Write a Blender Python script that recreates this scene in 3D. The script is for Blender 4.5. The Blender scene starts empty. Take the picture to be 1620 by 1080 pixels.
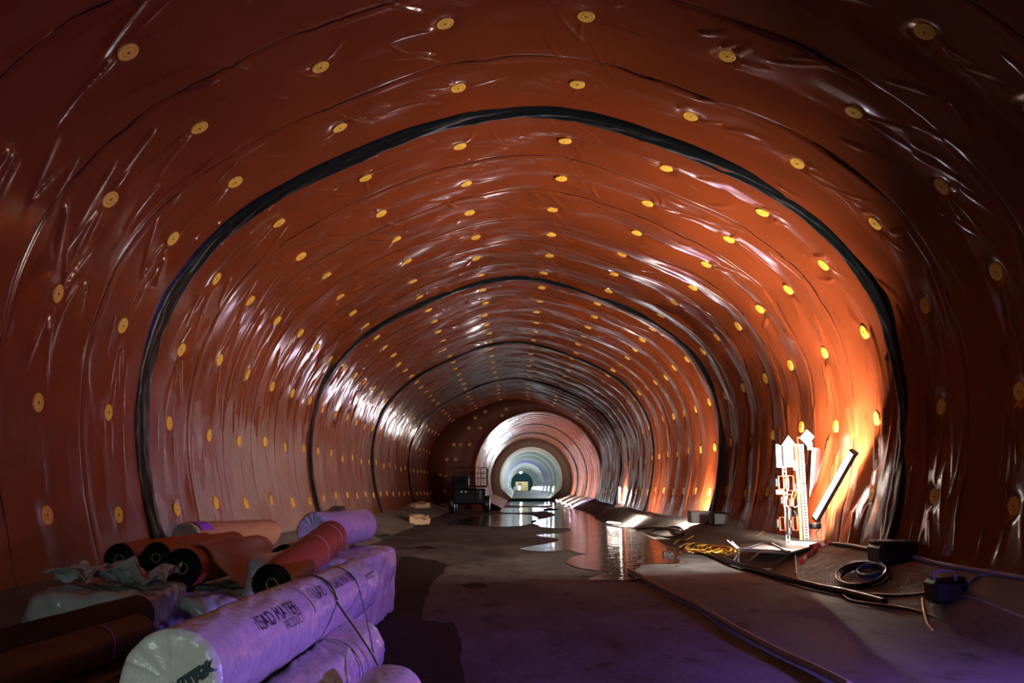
import bpy, math, random
import numpy as np
from mathutils import Vector, Matrix

# ------------------------------------------------------------------ camera, world, exposure
SC = bpy.context.scene
COL = SC.collection
F_PX = 1300.0
PITCH, YAW, CAM_H = math.radians(10.03), math.radians(0.296), 1.5
cam_data = bpy.data.cameras.new('camera')
cam_data.sensor_width = 36.0
cam_data.lens = F_PX / 1620.0 * 36.0
cam_data.clip_start, cam_data.clip_end = 0.05, 600
cam = bpy.data.objects.new('camera', cam_data)
COL.objects.link(cam)
cam.location = (0, 0, CAM_H)
cam.rotation_euler = (math.pi / 2 + PITCH, 0, -YAW)
SC.camera = cam

world = bpy.data.worlds.new('world')
SC.world = world
world.use_nodes = True
bg = world.node_tree.nodes['Background']
bg.inputs[0].default_value = (0.42, 0.72, 0.80, 1)   # dim teal fill added through the open tunnel end behind the camera
bg.inputs[1].default_value = 0.010

SC.view_settings.view_transform = 'Standard'
SC.view_settings.look = 'None'
SC.view_settings.gamma = 1.0
SC.view_settings.use_curve_mapping = False
SC.view_settings.exposure = 0.0

MAIN_TUBE_W = 1450.0      # watts emitted by the tube on the right wall
FAR_TUBE_W = 780.0
VIOLET_W = 1500.0
FILL_LAMP_W = 200.0

random.seed(11)
RNG = np.random.default_rng(5)

# ------------------------------------------------------------------ pixel -> place helpers (only used to measure positions)
def _ray(px, py):
    dx, dz, dy = (px - 810) / F_PX, (540 - py) / F_PX, 1.0
    c, s = math.cos(PITCH), math.sin(PITCH)
    y, z = c * dy - s * dz, s * dy + c * dz
    c, s = math.cos(YAW), math.sin(YAW)
    x, y = c * dx + s * y, -s * dx + c * y
    return x / y, z / y
def at(px, py, d):
    x, z = _ray(px, py)
    return Vector((x * d, d, CAM_H + z * d))
def on_floor(px, py, h=0.0):
    x, z = _ray(px, py)
    d = (h - CAM_H) / z
    return Vector((x * d, d, h))

# ------------------------------------------------------------------ materials
def mat(name, base, rough=0.5, metal=0.0, spec=0.5, coat=0.0, bump=None, vary=None, trans=0.0, emit=None, estr=0.0):
    m = bpy.data.materials.new(name)
    m.use_nodes = True
    nt = m.node_tree
    b = nt.nodes['Principled BSDF']
    b.inputs['Base Color'].default_value = (*base, 1)
    b.inputs['Roughness'].default_value = rough
    b.inputs['Metallic'].default_value = metal
    b.inputs['Specular IOR Level'].default_value = spec
    b.inputs['Coat Weight'].default_value = coat
    b.inputs['Transmission Weight'].default_value = trans
    if emit:
        b.inputs['Emission Color'].default_value = (*emit, 1)
        b.inputs['Emission Strength'].default_value = estr
    tc = None
    if bump or vary:
        tc = nt.nodes.new('ShaderNodeTexCoord')
    if bump:
        sc, strength, dist, stretch = bump
        mp = nt.nodes.new('ShaderNodeMapping')
        mp.inputs['Scale'].default_value = stretch
        nt.links.new(tc.outputs['Object'], mp.inputs[0])
        n = nt.nodes.new('ShaderNodeTexNoise')
        n.inputs['Scale'].default_value = sc
        n.inputs['Detail'].default_value = 5
        nt.links.new(mp.outputs[0], n.inputs['Vector'])
        bp = nt.nodes.new('ShaderNodeBump')
        bp.inputs['Strength'].default_value = strength
        bp.inputs['Distance'].default_value = dist
        nt.links.new(n.outputs['Fac'], bp.inputs['Height'])
        nt.links.new(bp.outputs[0], b.inputs['Normal'])
    if vary:
        sc, col2, lo, hi, stretch = vary
        mp = nt.nodes.new('ShaderNodeMapping')
        mp.inputs['Scale'].default_value = stretch
        nt.links.new(tc.outputs['Object'], mp.inputs[0])
        n = nt.nodes.new('ShaderNodeTexNoise')
        n.inputs['Scale'].default_value = sc
        n.inputs['Detail'].default_value = 6
        nt.links.new(mp.outputs[0], n.inputs['Vector'])
        r = nt.nodes.new('ShaderNodeValToRGB')
        r.color_ramp.elements[0].position = lo
        r.color_ramp.elements[1].position = hi
        r.color_ramp.elements[0].color = (*base, 1)
        r.color_ramp.elements[1].color = (*col2, 1)
        nt.links.new(n.outputs['Fac'], r.inputs[0])
        nt.links.new(r.outputs[0], b.inputs['Base Color'])
    return m

def glow(name, col, strength):
    m = bpy.data.materials.new(name)
    m.use_nodes = True
    nt = m.node_tree
    nt.nodes.clear()
    e = nt.nodes.new('ShaderNodeEmission')
    e.inputs[0].default_value = (*col, 1)
    e.inputs[1].default_value = strength
    o = nt.nodes.new('ShaderNodeOutputMaterial')
    nt.links.new(e.outputs[0], o.inputs[0])
    return m

def membrane_material():
    m = bpy.data.materials.new('orange waterproofing membrane')
    m.use_nodes = True
    nt = m.node_tree
    N, L = nt.nodes.new, nt.links.new
    b = nt.nodes['Principled BSDF']
    b.inputs['Roughness'].default_value = 0.18
    b.inputs['Specular IOR Level'].default_value = 0.42
    uv = N('ShaderNodeUVMap'); uv.uv_map = 'strip'
    sep = N('ShaderNodeSeparateXYZ'); L(uv.outputs[0], sep.inputs[0])
    # thin dark weld line between two strips, slightly wavering
    nz = N('ShaderNodeTexNoise'); nz.inputs['Scale'].default_value = 0.9; nz.inputs['Detail'].default_value = 3
    L(uv.outputs[0], nz.inputs['Vector'])
    def mth(op, a, bb=None):
        q = N('ShaderNodeMath'); q.operation = op
        for i, v in enumerate((a, bb)):
            if v is None: continue
            if isinstance(v, (int, float)): q.inputs[i].default_value = v
            else: L(v, q.inputs[i])
        return q.outputs[0]
    wob = mth('MULTIPLY', mth('SUBTRACT', nz.outputs['Fac'], 0.5), 0.10)
    fr = mth('FRACT', mth('ADD', mth('ADD', sep.outputs[1], wob), 100.5))
    dist = mth('ABSOLUTE', mth('SUBTRACT', fr, 0.5))
    seam = mth('LESS_THAN', dist, 0.0055)
    # dirt, splashes near the foot of the wall
    n2 = N('ShaderNodeTexNoise'); n2.inputs['Scale'].default_value = 0.55; n2.inputs['Detail'].default_value = 8
    L(uv.outputs[0], n2.inputs['Vector'])
    cr = N('ShaderNodeValToRGB')
    cr.color_ramp.elements[0].position = 0.3; cr.color_ramp.elements[1].position = 0.75
    cr.color_ramp.elements[0].color = (0.132, 0.0255, 0.0078, 1)
    cr.color_ramp.elements[1].color = (0.168, 0.034, 0.0095, 1)
    L(n2.outputs['Fac'], cr.inputs[0])
    mx = N('ShaderNodeMix'); mx.data_type = 'RGBA'
    L(seam, mx.inputs[0]); L(cr.outputs[0], mx.inputs[6]); mx.inputs[7].default_value = (0.02, 0.008, 0.006, 1)
    L(mx.outputs[2], b.inputs['Base Color'])
    # fine ripples
    mp = N('ShaderNodeMapping'); mp.inputs['Scale'].default_value = (1.2, 5.0, 1.0)
    L(uv.outputs[0], mp.inputs[0])
    n3 = N('ShaderNodeTexNoise'); n3.inputs['Scale'].default_value = 1.6; n3.inputs['Detail'].default_value = 3
    L(mp.outputs[0], n3.inputs['Vector'])
    bp = N('ShaderNodeBump'); bp.inputs['Strength'].default_value = 0.14; bp.inputs['Distance'].default_value = 0.02
    L(n3.outputs['Fac'], bp.inputs['Height']); L(bp.outputs[0], b.inputs['Normal'])
    return m

def floor_material():
    m = bpy.data.materials.new('stained concrete floor')
    m.use_nodes = True
    nt = m.node_tree
    N, L = nt.nodes.new, nt.links.new
    b = nt.nodes['Principled BSDF']
    b.inputs['Specular IOR Level'].default_value = 0.25
    tc = N('ShaderNodeTexCoord')
    mp = N('ShaderNodeMapping'); mp.inputs['Scale'].default_value = (1, 0.55, 1); L(tc.outputs['Object'], mp.inputs[0])
    n1 = N('ShaderNodeTexNoise'); n1.inputs['Scale'].default_value = 0.8; n1.inputs['Detail'].default_value = 9; n1.inputs['Roughness'].default_value = 0.65
    L(mp.outputs[0], n1.inputs['Vector'])
    c1 = N('ShaderNodeValToRGB')
    e = c1.color_ramp.elements
    e[0].position = 0.32; e[0].color = (0.032, 0.031, 0.031, 1)
    e[1].position = 0.68; e[1].color = (0.150, 0.148, 0.147, 1)
    L(n1.outputs['Fac'], c1.inputs[0])
    n2 = N('ShaderNodeTexNoise'); n2.inputs['Scale'].default_value = 3.2; n2.inputs['Detail'].default_value = 4
    L(mp.outputs[0], n2.inputs['Vector'])
    c2 = N('ShaderNodeValToRGB'); e = c2.color_ramp.elements
    e[0].position = 0.30; e[0].color = (0.25, 0.25, 0.25, 1)
    e[1].position = 0.40; e[1].color = (1, 1, 1, 1)
    L(n2.outputs['Fac'], c2.inputs[0])
    mx = N('ShaderNodeMix'); mx.data_type = 'RGBA'; mx.blend_type = 'MULTIPLY'; mx.inputs[0].default_value = 0.8
    L(c1.outputs[0], mx.inputs[6]); L(c2.outputs[0], mx.inputs[7])
    L(mx.outputs[2], b.inputs['Base Color'])
    rr = N('ShaderNodeMapRange'); rr.inputs[1].default_value = 0.3; rr.inputs[2].default_value = 0.7
    rr.inputs[3].default_value = 0.62; rr.inputs[4].default_value = 0.9
    L(n1.outputs['Fac'], rr.inputs[0]); L(rr.outputs[0], b.inputs['Roughness'])
    n3 = N('ShaderNodeTexNoise'); n3.inputs['Scale'].default_value = 14; n3.inputs['Detail'].default_value = 6
    L(tc.outputs['Object'], n3.inputs['Vector'])
    bp = N('ShaderNodeBump'); bp.inputs['Strength'].default_value = 0.35; bp.inputs['Distance'].default_value = 0.02
    L(n3.outputs['Fac'], bp.inputs['Height']); L(bp.outputs[0], b.inputs['Normal'])
    return m

M = {}
M['membrane'] = membrane_material()
M['floor'] = floor_material()
M['bench'] = mat('rough bench concrete', (0.19, 0.17, 0.15), 0.85, bump=(6, 0.5, 0.03, (1, 1, 1)), vary=(1.2, (0.11, 0.095, 0.085), 0.4, 0.7, (1, 0.5, 1)))
M['band'] = mat('black joint foil', (0.003, 0.0045, 0.0055), 0.34, spec=0.2, bump=(7, 0.25, 0.02, (1, 1, 1)))
M['disc'] = mat('yellow plastic', (0.68, 0.39, 0.035), 0.5, vary=(14, (0.56, 0.30, 0.03), 0.45, 0.75, (1, 1, 1)))
M['nail'] = mat('dark nail steel', (0.02, 0.018, 0.015), 0.4)
M['puddle'] = mat('water film', (0.012, 0.008, 0.007), 0.035, spec=0.55, bump=(3.0, 0.30, 0.03, (0.6, 1.6, 1)))
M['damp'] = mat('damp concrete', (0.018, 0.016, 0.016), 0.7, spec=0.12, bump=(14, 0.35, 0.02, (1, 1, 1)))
M['endwall'] = mat('dark membrane end wall', (0.16, 0.035, 0.018), 0.6, bump=(5, 0.4, 0.03, (1, 1, 1)))
M['timber'] = mat('dark formwork planks', (0.10, 0.058, 0.038), 0.75, bump=(2.0, 0.4, 0.03, (0.6, 1, 14)))
M['lining'] = mat('pale concrete lining', (0.50, 0.52, 0.49), 0.5, bump=(2.5, 0.3, 0.03, (1, 1, 1)))
M['film'] = mat('white wrapping film', (0.55, 0.53, 0.52), 0.24, spec=0.6, coat=0.3, bump=(12, 0.7, 0.025, (1, 1, 1)))
M['film_end'] = mat('puckered white film', (0.60, 0.60, 0.55), 0.3, spec=0.6, bump=(16, 0.6, 0.02, (1, 1, 1)))
M['clearfilm'] = mat('cloudy clear film', (0.50, 0.55, 0.54), 0.22, spec=0.6, coat=0.4, bump=(6, 0.5, 0.03, (1, 1, 1)))
M['rollorange'] = mat('rolled orange membrane', (0.36, 0.075, 0.03), 0.38, bump=(3, 0.25, 0.02, (1, 1, 1)))
M['rolldark'] = mat('darker rolled membrane', (0.075, 0.022, 0.013), 0.45, spec=.3, bump=(3, 0.25, 0.02, (1, 1, 1)))  # darker brown than the other rolled membrane
M['rollbrown'] = mat('brown wrapped membrane', (0.34, 0.16, 0.10), 0.45, bump=(5, 0.35, 0.02, (1, 1, 1)))
M['black'] = mat('black membrane back', (0.004, 0.004, 0.005), 0.55, spec=0.2)
M['core'] = mat('cardboard core', (0.30, 0.22, 0.15), 0.8)
M['greenstrap'] = mat('dark green strap', (0.008, 0.055, 0.028), 0.25, spec=0.6)
M['blackstrap'] = mat('black strap', (0.008, 0.010, 0.016), 0.3)
M['tape'] = mat('cream tape', (0.62, 0.48, 0.33), 0.35)
M['violettape'] = mat('violet plastic tape', (0.22, 0.06, 0.62), 0.35)
M['print'] = mat('dark blue print', (0.012, 0.022, 0.05), 0.5)
M['printgreen'] = mat('dark teal print', (0.006, 0.045, 0.045), 0.5)
M['wood'] = mat('pale timber', (0.42, 0.32, 0.15), 0.7, bump=(4, 0.4, 0.01, (1, 9, 1)))
M['pallet'] = mat('grey weathered timber', (0.20, 0.155, 0.125), 0.85, bump=(5, 0.5, 0.01, (1, 9, 1)))
M['card'] = mat('crumpled cardboard', (0.52, 0.33, 0.20), 0.8, bump=(6, 0.5, 0.02, (1, 1, 1)))
M['galv'] = mat('galvanised steel', (0.55, 0.56, 0.57), 0.35, metal=0.85)
M['steel'] = mat('dull steel tube', (0.32, 0.34, 0.38), 0.35, metal=0.9)
M['whitepaint'] = mat('white painted metal', (0.12, 0.12, 0.125), 0.4)
M['greyplastic'] = mat('grey plastic', (0.42, 0.43, 0.44), 0.5)
M['orangeplastic'] = mat('orange plastic', (0.17, 0.020, 0.004), 0.35)
M['blackplastic'] = mat('black plastic', (0.008, 0.008, 0.009), 0.4)
M['yellowcable'] = mat('yellow cable sheath', (0.62, 0.36, 0.07), 0.4)
M['blackcable'] = mat('black cable sheath', (0.010, 0.010, 0.011), 0.35)
M['hose'] = mat('grey rubber hose', (0.16, 0.14, 0.13), 0.35)
M['bluehose'] = mat('blue hose', (0.03, 0.07, 0.32), 0.35)
M['bluecable'] = mat('blue grey pipe', (0.20, 0.22, 0.50), 0.35)
M['red'] = mat('red reflective stripe', (0.75, 0.03, 0.03), 0.35)
M['whitesheet'] = mat('white sheet', (0.5, 0.5, 0.5), 0.4)
M['machine'] = mat('dark machine paint', (0.008, 0.012, 0.015), 0.5, spec=0.12)
M['glass'] = mat('dark glass', (0.01, 0.012, 0.015), 0.05)
M['tan'] = mat('tan plywood front', (0.62, 0.42, 0.18), 0.7, bump=(2, 0.3, 0.02, (1, 1, 1)))
M['farwall'] = mat('blue green far wall', (0.05, 0.16, 0.20), 0.8)
M['rag'] = mat('dark rubbish', (0.03, 0.025, 0.022), 0.8)

# ------------------------------------------------------------------ object helpers
def tag(o, label=None, cat=None, group=None, kind=None):
    if label: o['label'] = label
    if cat: o['category'] = cat
    if group: o['group'] = group
    if kind: o['kind'] = kind
    return o

def empty(name, loc, label, cat, group=None):
    o = bpy.data.objects.new(name, None)
    o.empty_display_size = 0.1
    COL.objects.link(o)
    o.location = loc
    bpy.context.view_layer.update()
    return tag(o, label, cat, group)

def link(name, me, material, parent=None, smooth=True, label=None):
    if material is not None:
        me.materials.append(material)
    if smooth:
        me.polygons.foreach_set('use_smooth', np.ones(len(me.polygons), bool))
    o = bpy.data.objects.new(name, me)
    COL.objects.link(o)
    if parent is not None:
        o.parent = parent
        p = parent
        M_ = Matrix.Identity(4)
        while p is not None:
            M_ = Matrix.Translation(p.location) @ M_
            p = p.parent
        o.matrix_parent_inverse = M_.inverted()
    if label: o['label'] = label
    return o

def grid_mesh(name, P, uv=None, uvname='strip', closed=False):
    """P: (n, m, 3) grid of points; closed wraps the second axis."""
    n, m = P.shape[:2]
    me = bpy.data.meshes.new(name)
    idx = np.arange(n * m).reshape(n, m)
    if closed:
        nx = np.roll(idx, -1, 1)
        q = np.stack([idx[:-1], idx[1:], nx[1:], nx[:-1]], -1).reshape(-1, 4)
    else:
        q = np.stack([idx[:-1, :-1], idx[1:, :-1], idx[1:, 1:], idx[:-1, 1:]], -1).reshape(-1, 4)
    me.vertices.add(n * m)
    me.vertices.foreach_set('co', P.reshape(-1).astype(np.float32))
    me.loops.add(q.size)
    me.loops.foreach_set('vertex_index', q.reshape(-1).astype(np.int32))
    me.polygons.add(len(q))
    me.polygons.foreach_set('loop_start', (np.arange(len(q)) * 4).astype(np.int32))
    me.update(calc_edges=True)
    if uv is not None:
        u = me.uv_layers.new(name=uvname)
        u.data.foreach_set('uv', uv.reshape(-1, 2)[q.reshape(-1)].reshape(-1).astype(np.float32))
    me.validate()
    return me

class MB:
    """collects boxes, bars, tubes and lathes that become ONE mesh object"""
    def __init__(self):
        self.v, self.f, self.sm = [], [], []
    def _add(self, vs, fs, sm=True):
        b = len(self.v)
        self.v += [tuple(x) for x in vs]
        self.f += [tuple(i + b for i in f) for f in fs]
        self.sm += [sm] * len(fs)
    def box(self, c, size, ax=None, bev=0.0):
        """centre, full sizes, ax = three axis vectors; chamfered edges when bev > 0"""
        c = Vector(c)
        ax = ax or (Vector((1, 0, 0)), Vector((0, 1, 0)), Vector((0, 0, 1)))
        h = [s / 2 for s in size]
        b = min(bev, min(h) * 0.9)
        if b <= 0:
            vs = [c + ax[0] * (h[0] * i) + ax[1] * (h[1] * j) + ax[2] * (h[2] * k) for i in (-1, 1) for j in (-1, 1) for k in (-1, 1)]
            self._add(vs, [(0, 1, 3, 2), (4, 6, 7, 5), (0, 4, 5, 1), (2, 3, 7, 6), (0, 2, 6, 4), (1, 5, 7, 3)], False)
            return self
        vs, ids = [], {}
        for i in (-1, 1):
            for j in (-1, 1):
                for k in (-1, 1):
                    for a in range(3):
                        d = [h[q] - b for q in range(3)]
                        d[a] = h[a]
                        ids[(i, j, k, a)] = len(vs)
                        vs.append(c + ax[0] * (d[0] * i) + ax[1] * (d[1] * j) + ax[2] * (d[2] * k))
        fs = []
        for a in range(3):
            u, w = (a + 1) % 3, (a + 2) % 3
            for s in (-1, 1):
                ring = []
                for (p, q) in ((-1, -1), (1, -1), (1, 1), (-1, 1)):
                    t = [0, 0, 0]; t[a] = s; t[u] = p; t[w] = q
                    ring.append(ids[(*t, a)])
                fs.append(tuple(ring if s > 0 else ring[::-1]))
            for p in (-1, 1):
                for q in (-1, 1):
                    t0 = [0, 0, 0]; t0[u] = p; t0[w] = q
                    t1 = list(t0); t0[a] = -1; t1[a] = 1
                    fs.append((ids[(*t0, u)], ids[(*t1, u)], ids[(*t1, w)], ids[(*t0, w)]))
        for key in [(i, j, k) for i in (-1, 1) for j in (-1, 1) for k in (-1, 1)]:
            fs.append((ids[(*key, 0)], ids[(*key, 1)], ids[(*key, 2)]))
        self._add(vs, fs, False)
        return self
    def cyl(self, p0, p1, r0, r1=None, n=20, caps=True):
        p0, p1 = Vector(p0), Vector(p1)
        r1 = r0 if r1 is None else r1
        d = (p1 - p0).normalized()
        u = d.orthogonal().normalized(); w = d.cross(u)
        vs = []
        for p, r in ((p0, r0), (p1, r1)):
            vs += [p + (u * math.cos(2 * math.pi * k / n) + w * math.sin(2 * math.pi * k / n)) * r for k in range(n)]
        self._add(vs, [(k, (k + 1) % n, n + (k + 1) % n, n + k) for k in range(n)], True)
        if caps:
            self._add(vs[:n], [tuple(range(n))[::-1]], False)
            self._add(vs[n:], [tuple(range(n))], False)
        return self
    def tube(self, pts, r, n=8, closed=False):
        pts = [Vector(p) for p in pts]
        L = len(pts)
        up = Vector((0, 0, 1))
        vs = []
        prev = None
        for i, p in enumerate(pts):
            a = pts[(i - 1) % L] if (closed or i > 0) else p
            b = pts[(i + 1) % L] if (closed or i < L - 1) else p
            t = (b - a)
            t = t.normalized() if t.length > 1e-9 else Vector((0, 1, 0))
            if prev is None:
                u = t.orthogonal().normalized()
            else:
                u = (prev - t * prev.dot(t))
                u = u.normalized() if u.length > 1e-6 else t.orthogonal().normalized()
            prev = u
            w = t.cross(u)
            rr = r[i] if isinstance(r, (list, tuple)) else r
            vs += [p + (u * math.cos(2 * math.pi * k / n) + w * math.sin(2 * math.pi * k / n)) * rr for k in range(n)]
        fs = []
        for i in range(L if closed else L - 1):
            j = (i + 1) % L
            fs += [(i * n + k, i * n + (k + 1) % n, j * n + (k + 1) % n, j * n + k) for k in range(n)]
        self._add(vs, fs, True)
        if not closed:
            self._add(vs[:n], [tuple(range(n))[::-1]], False)
            self._add(vs[-n:], [tuple(range(n))], False)
        return self
    def lathe(self, c, axis, prof, n=24):
        """prof: (radius, height along axis)"""
        c, d = Vector(c), Vector(axis).normalized()
        u = d.orthogonal().normalized(); w = d.cross(u)
        vs = []
        for r, h in prof:
            vs += [c + d * h + (u * math.cos(2 * math.pi * k / n) + w * math.sin(2 * math.pi * k / n)) * max(r, 1e-4) for k in range(n)]
        fs = [(i * n + k, i * n + (k + 1) % n, (i + 1) * n + (k + 1) % n, (i + 1) * n + k) for i in range(len(prof) - 1) for k in range(n)]
        self._add(vs, fs, True)
        return self
    def poly(self, pts, thick):
        """flat polygon given thickness along its normal"""
        pts = [Vector(p) for p in pts]
        nrm = (pts[1] - pts[0]).cross(pts[2] - pts[0]).normalized() * (thick / 2)
        n = len(pts)
        vs = [p + nrm for p in pts] + [p - nrm for p in pts]
        fs = [tuple(range(n)), tuple(range(2 * n - 1, n - 1, -1))] + [(k, n + k, n + (k + 1) % n, (k + 1) % n) for k in range(n)]
        self._add(vs, fs, False)
        return self
    def build(self, name, material, parent=None, label=None):
        me = bpy.data.meshes.new(name)
        me.from_pydata(self.v, [], self.f)
        me.polygons.foreach_set('use_smooth', np.array(self.sm, bool))
        me.update()
        return link(name, me, material, parent, False, label)

def smooth_path(pts, n=8):
    """Catmull-Rom through pts"""
    pts = [Vector(p) for p in pts]
    out = []
    for i in range(len(pts) - 1):
        p0, p1, p2, p3 = pts[max(i - 1, 0)], pts[i], pts[i + 1], pts[min(i + 2, len(pts) - 1)]
        for k in range(n):
            t = k / n
            out.append(0.5 * ((2 * p1) + (p2 - p0) * t + (2 * p0 - 5 * p1 + 4 * p2 - p3) * t * t + (3 * p1 - p0 - 3 * p2 + p3) * t ** 3))
    out.append(pts[-1])
    return out

def vnoise(x, y, seed=0):
    """smooth value noise on arrays"""
    r = np.random.default_rng(seed).random((64, 64)) * 2 - 1
    xi, yi = np.floor(x).astype(int), np.floor(y).astype(int)
    fx, fy = x - xi, y - yi
    fx, fy = fx * fx * (3 - 2 * fx), fy * fy * (3 - 2 * fy)
    a, b = r[xi % 64, yi % 64], r[(xi + 1) % 64, yi % 64]
    c, d = r[xi % 64, (yi + 1) % 64], r[(xi + 1) % 64, (yi + 1) % 64]
    return (a * (1 - fx) + b * fx) * (1 - fy) + (c * (1 - fx) + d * fx) * fy

# ------------------------------------------------------------------ the wide tunnel's cross-section
PCO = np.array([5.14845, 0.6852, 0.02573, -1.04946, -0.07053, 0.40762, 0.01753, -0.26186, -0.0197, 0.194, 0.02116])
PCX, PCZ = 0.3, 1.0 + CAM_H
def prof_r(th):
    t = np.mod(th + np.pi / 2, 2 * np.pi) - np.pi / 2
    B = np.stack([np.ones_like(t)] + [g(k * (t - np.pi / 2)) for k in range(1, 6) for g in (np.cos, np.sin)], -1)
    return B @ PCO
TH = np.linspace(math.radians(202), math.radians(-22), 2400)
PXY = np.stack([PCX + prof_r(TH) * np.cos(TH), PCZ + prof_r(TH) * np.sin(TH)], 1)
SARC = np.r_[0, np.cumsum(np.hypot(*np.diff(PXY, axis=0).T))]
SLEN = SARC[-1]
_t = np.gradient(PXY, axis=0); _t /= np.hypot(_t[:, 0], _t[:, 1])[:, None]
NIN = np.stack([_t[:, 1], -_t[:, 0]], 1)       # points into the tunnel
def prof_at(s):
    return (np.stack([np.interp(s, SARC, PXY[:, k]) for k in (0, 1)], -1), np.stack([np.interp(s, SARC, NIN[:, k]) for k in (0, 1)], -1))
def s_of_theta(deg):
    return float(np.interp(-math.radians(deg), -TH, SARC))

STRIP = 11.0 / 6
BAND_Y = [12.75, 23.75, 34.75, 46.25, 57.4]
END_Y = 57.5
def band_shift(y):
    """the far part drifts a little to the right and down"""
    t = np.clip((y - 34.75) / 22.75, 0, 1)
    return 0.3 * t, -0.12 * t

DISC_TH = [193, 180, 167, 154.2, 141, 122.6, 102.5, 81.6, 61, 42.6, 28.5, 15.1, 1.9, -11.5]
DISC_S = [s_of_theta(t) for t in DISC_TH]
ring_y = [8.0, 9.9, 11.7] + [12.75 + (k + 0.57) * STRIP for k in range(24)]
discs = []                                    # (ring, k, s, y)
for i, y in enumerate(ring_y):
    if y > END_Y - 0.4: continue
    for k, s in enumerate(DISC_S):
        discs.append((i - 3, k, s + random.uniform(-0.07, 0.07), y + random.uniform(-0.05, 0.05)))

# ------------------------------------------------------------------ folds of the membrane: a list of strokes in (s, y)
strokes = []      # s, y, angle, length, width, height, curvature, skew
def stroke(s, y, a, L, w, h, cv=0.0, sk=0.5): strokes.append((s, y, a, L, w, h, cv, sk))
R = random.Random(3)
_stroke = stroke
for (ri, k, s, y) in discs:
    th = DISC_TH[k]
    if y > 47: continue
    big = 1.0 if y < 30 else 0.8
    calm = (1.0 if y < 30 else 0.65) * ((1.0 if y < 17.5 else 0.55) if th <= 80 else 1.0)
    def stroke(s, y, a, L, w, h, cv=0.0, sk=0.5): _stroke(s, y, a, L, w, h * calm, cv, sk)
    left, crown_l, right = th > 125, 80 < th <= 125, th <= 80
    if k in (0,):                                       # flat foot of the left wall
        for _ in range(3):
            stroke(s + R.uniform(-.4, .6), y + R.uniform(-.9, .9), R.choice((0, math.pi)) + R.uniform(-.06, .06), R.uniform(.8, 1.8), R.uniform(.04, .09), R.uniform(.003, .007))
        continue
    if k == 1:
        for _ in range(3):
            stroke(s + R.uniform(-.4, .6), y + R.uniform(-.9, .9), R.uniform(-.08, .08) + math.pi, R.uniform(.6, 1.6), R.uniform(.04, .09), R.uniform(.004, .010))
        if R.random() < .35: stroke(s - .1, y + .05, math.pi - R.uniform(.2, .5), R.uniform(.5, 1.2), .035, .018, .1)
        continue
    if left:
        for _ in range(3):                              # folds hanging from the disc
            stroke(s - .10, y + R.uniform(-.1, .1), math.pi + R.uniform(-.45, .30), R.uniform(.5, 1.25) * big, R.uniform(.025, .055), R.uniform(.012, .030), R.uniform(-.15, .15), R.uniform(.3, 1))
        for _ in range(4):
            stroke(s + R.uniform(-.7, .7), y + R.uniform(-.95, .95), math.pi + R.uniform(-.5, .35), R.uniform(.5, 1.3), R.uniform(.03, .08), R.uniform(.012, .034), R.uniform(-.2, .2), R.uniform(.3, 1))
        if R.random() < .8:                             # a pinch: two folds meeting in a point
            ps, py = s + R.uniform(-.8, .8), y + R.uniform(-.9, .9)
            for a in (R.uniform(.1, .3), -R.uniform(.25, .5)):
                stroke(ps, py, a, R.uniform(.5, 1.2), R.uniform(.025, .045), R.uniform(.018, .034), R.uniform(-.2, .2), .4)
    elif crown_l:
        for _ in range(7):
            stroke(s + R.uniform(-.9, .9), y + R.uniform(-.9, .7), math.pi + R.uniform(.35, .95), R.uniform(.4, 1.1), R.uniform(.02, .045), R.uniform(.008, .024), R.uniform(-.4, .4), R.uniform(.3, 1))
        for _ in range(2):
            stroke(s, y, R.uniform(0, 6.28), R.uniform(.3, .7), R.uniform(.025, .045), R.uniform(.010, .022), R.uniform(-.4, .4), .5)
    else:
        lowr = th < 22
        if not lowr:
            for _ in range(2):
                stroke(s + R.uniform(-.3, .3), y - R.uniform(0, .25), R.choice((-1, 1)) * R.uniform(.9, 1.5), R.uniform(.25, .6), R.uniform(.05, .09), R.uniform(.014, .030), R.uniform(-.6, .6), .8)
            for _ in range(3):
                stroke(s + R.uniform(-.9, .9), y + R.uniform(-.9, .9), R.uniform(-.5, .5) - .25, R.uniform(.5, 1.3), R.uniform(.04, .09), R.uniform(.012, .026), R.uniform(-.3, .3), R.uniform(.3, 1))
            for _ in range(2):
                stroke(s + .1, y, R.uniform(-.7, .5), R.uniform(.4, .9), R.uniform(.04, .07), R.uniform(.012, .028), R.uniform(-.3, .3), .5)
        else:
            for _ in range(5 if y < 18 else 2):
                stroke(s + R.uniform(-.8, .5), y + R.uniform(-.9, .9), R.uniform(-.25, .25), R.uniform(.6, 1.6), R.uniform(.04, .09), R.uniform(.014, .034), R.uniform(-.12, .12), R.uniform(.3, 1))
            for _ in range(2):
                stroke(s + .1, y + R.uniform(-.06, .06), R.uniform(-.3, .3), R.uniform(.5, 1.2), .04, R.uniform(.014, .03), 0, .5)
# crumpled overlap line just right of the crown
for y in np.arange(7.5, 46, 0.11):
    s0 = s_of_theta(78.5) + 0.10 * math.sin(y * .8)
    for _ in range(2):
        stroke(s0 + R.uniform(-.14, .14), float(y), R.uniform(0, 6.28), R.uniform(.12, .4), R.uniform(.018, .032), R.uniform(.010, .026), R.uniform(-1.5, 1.5), .5)
strokes_a = np.array(strokes)

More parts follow.
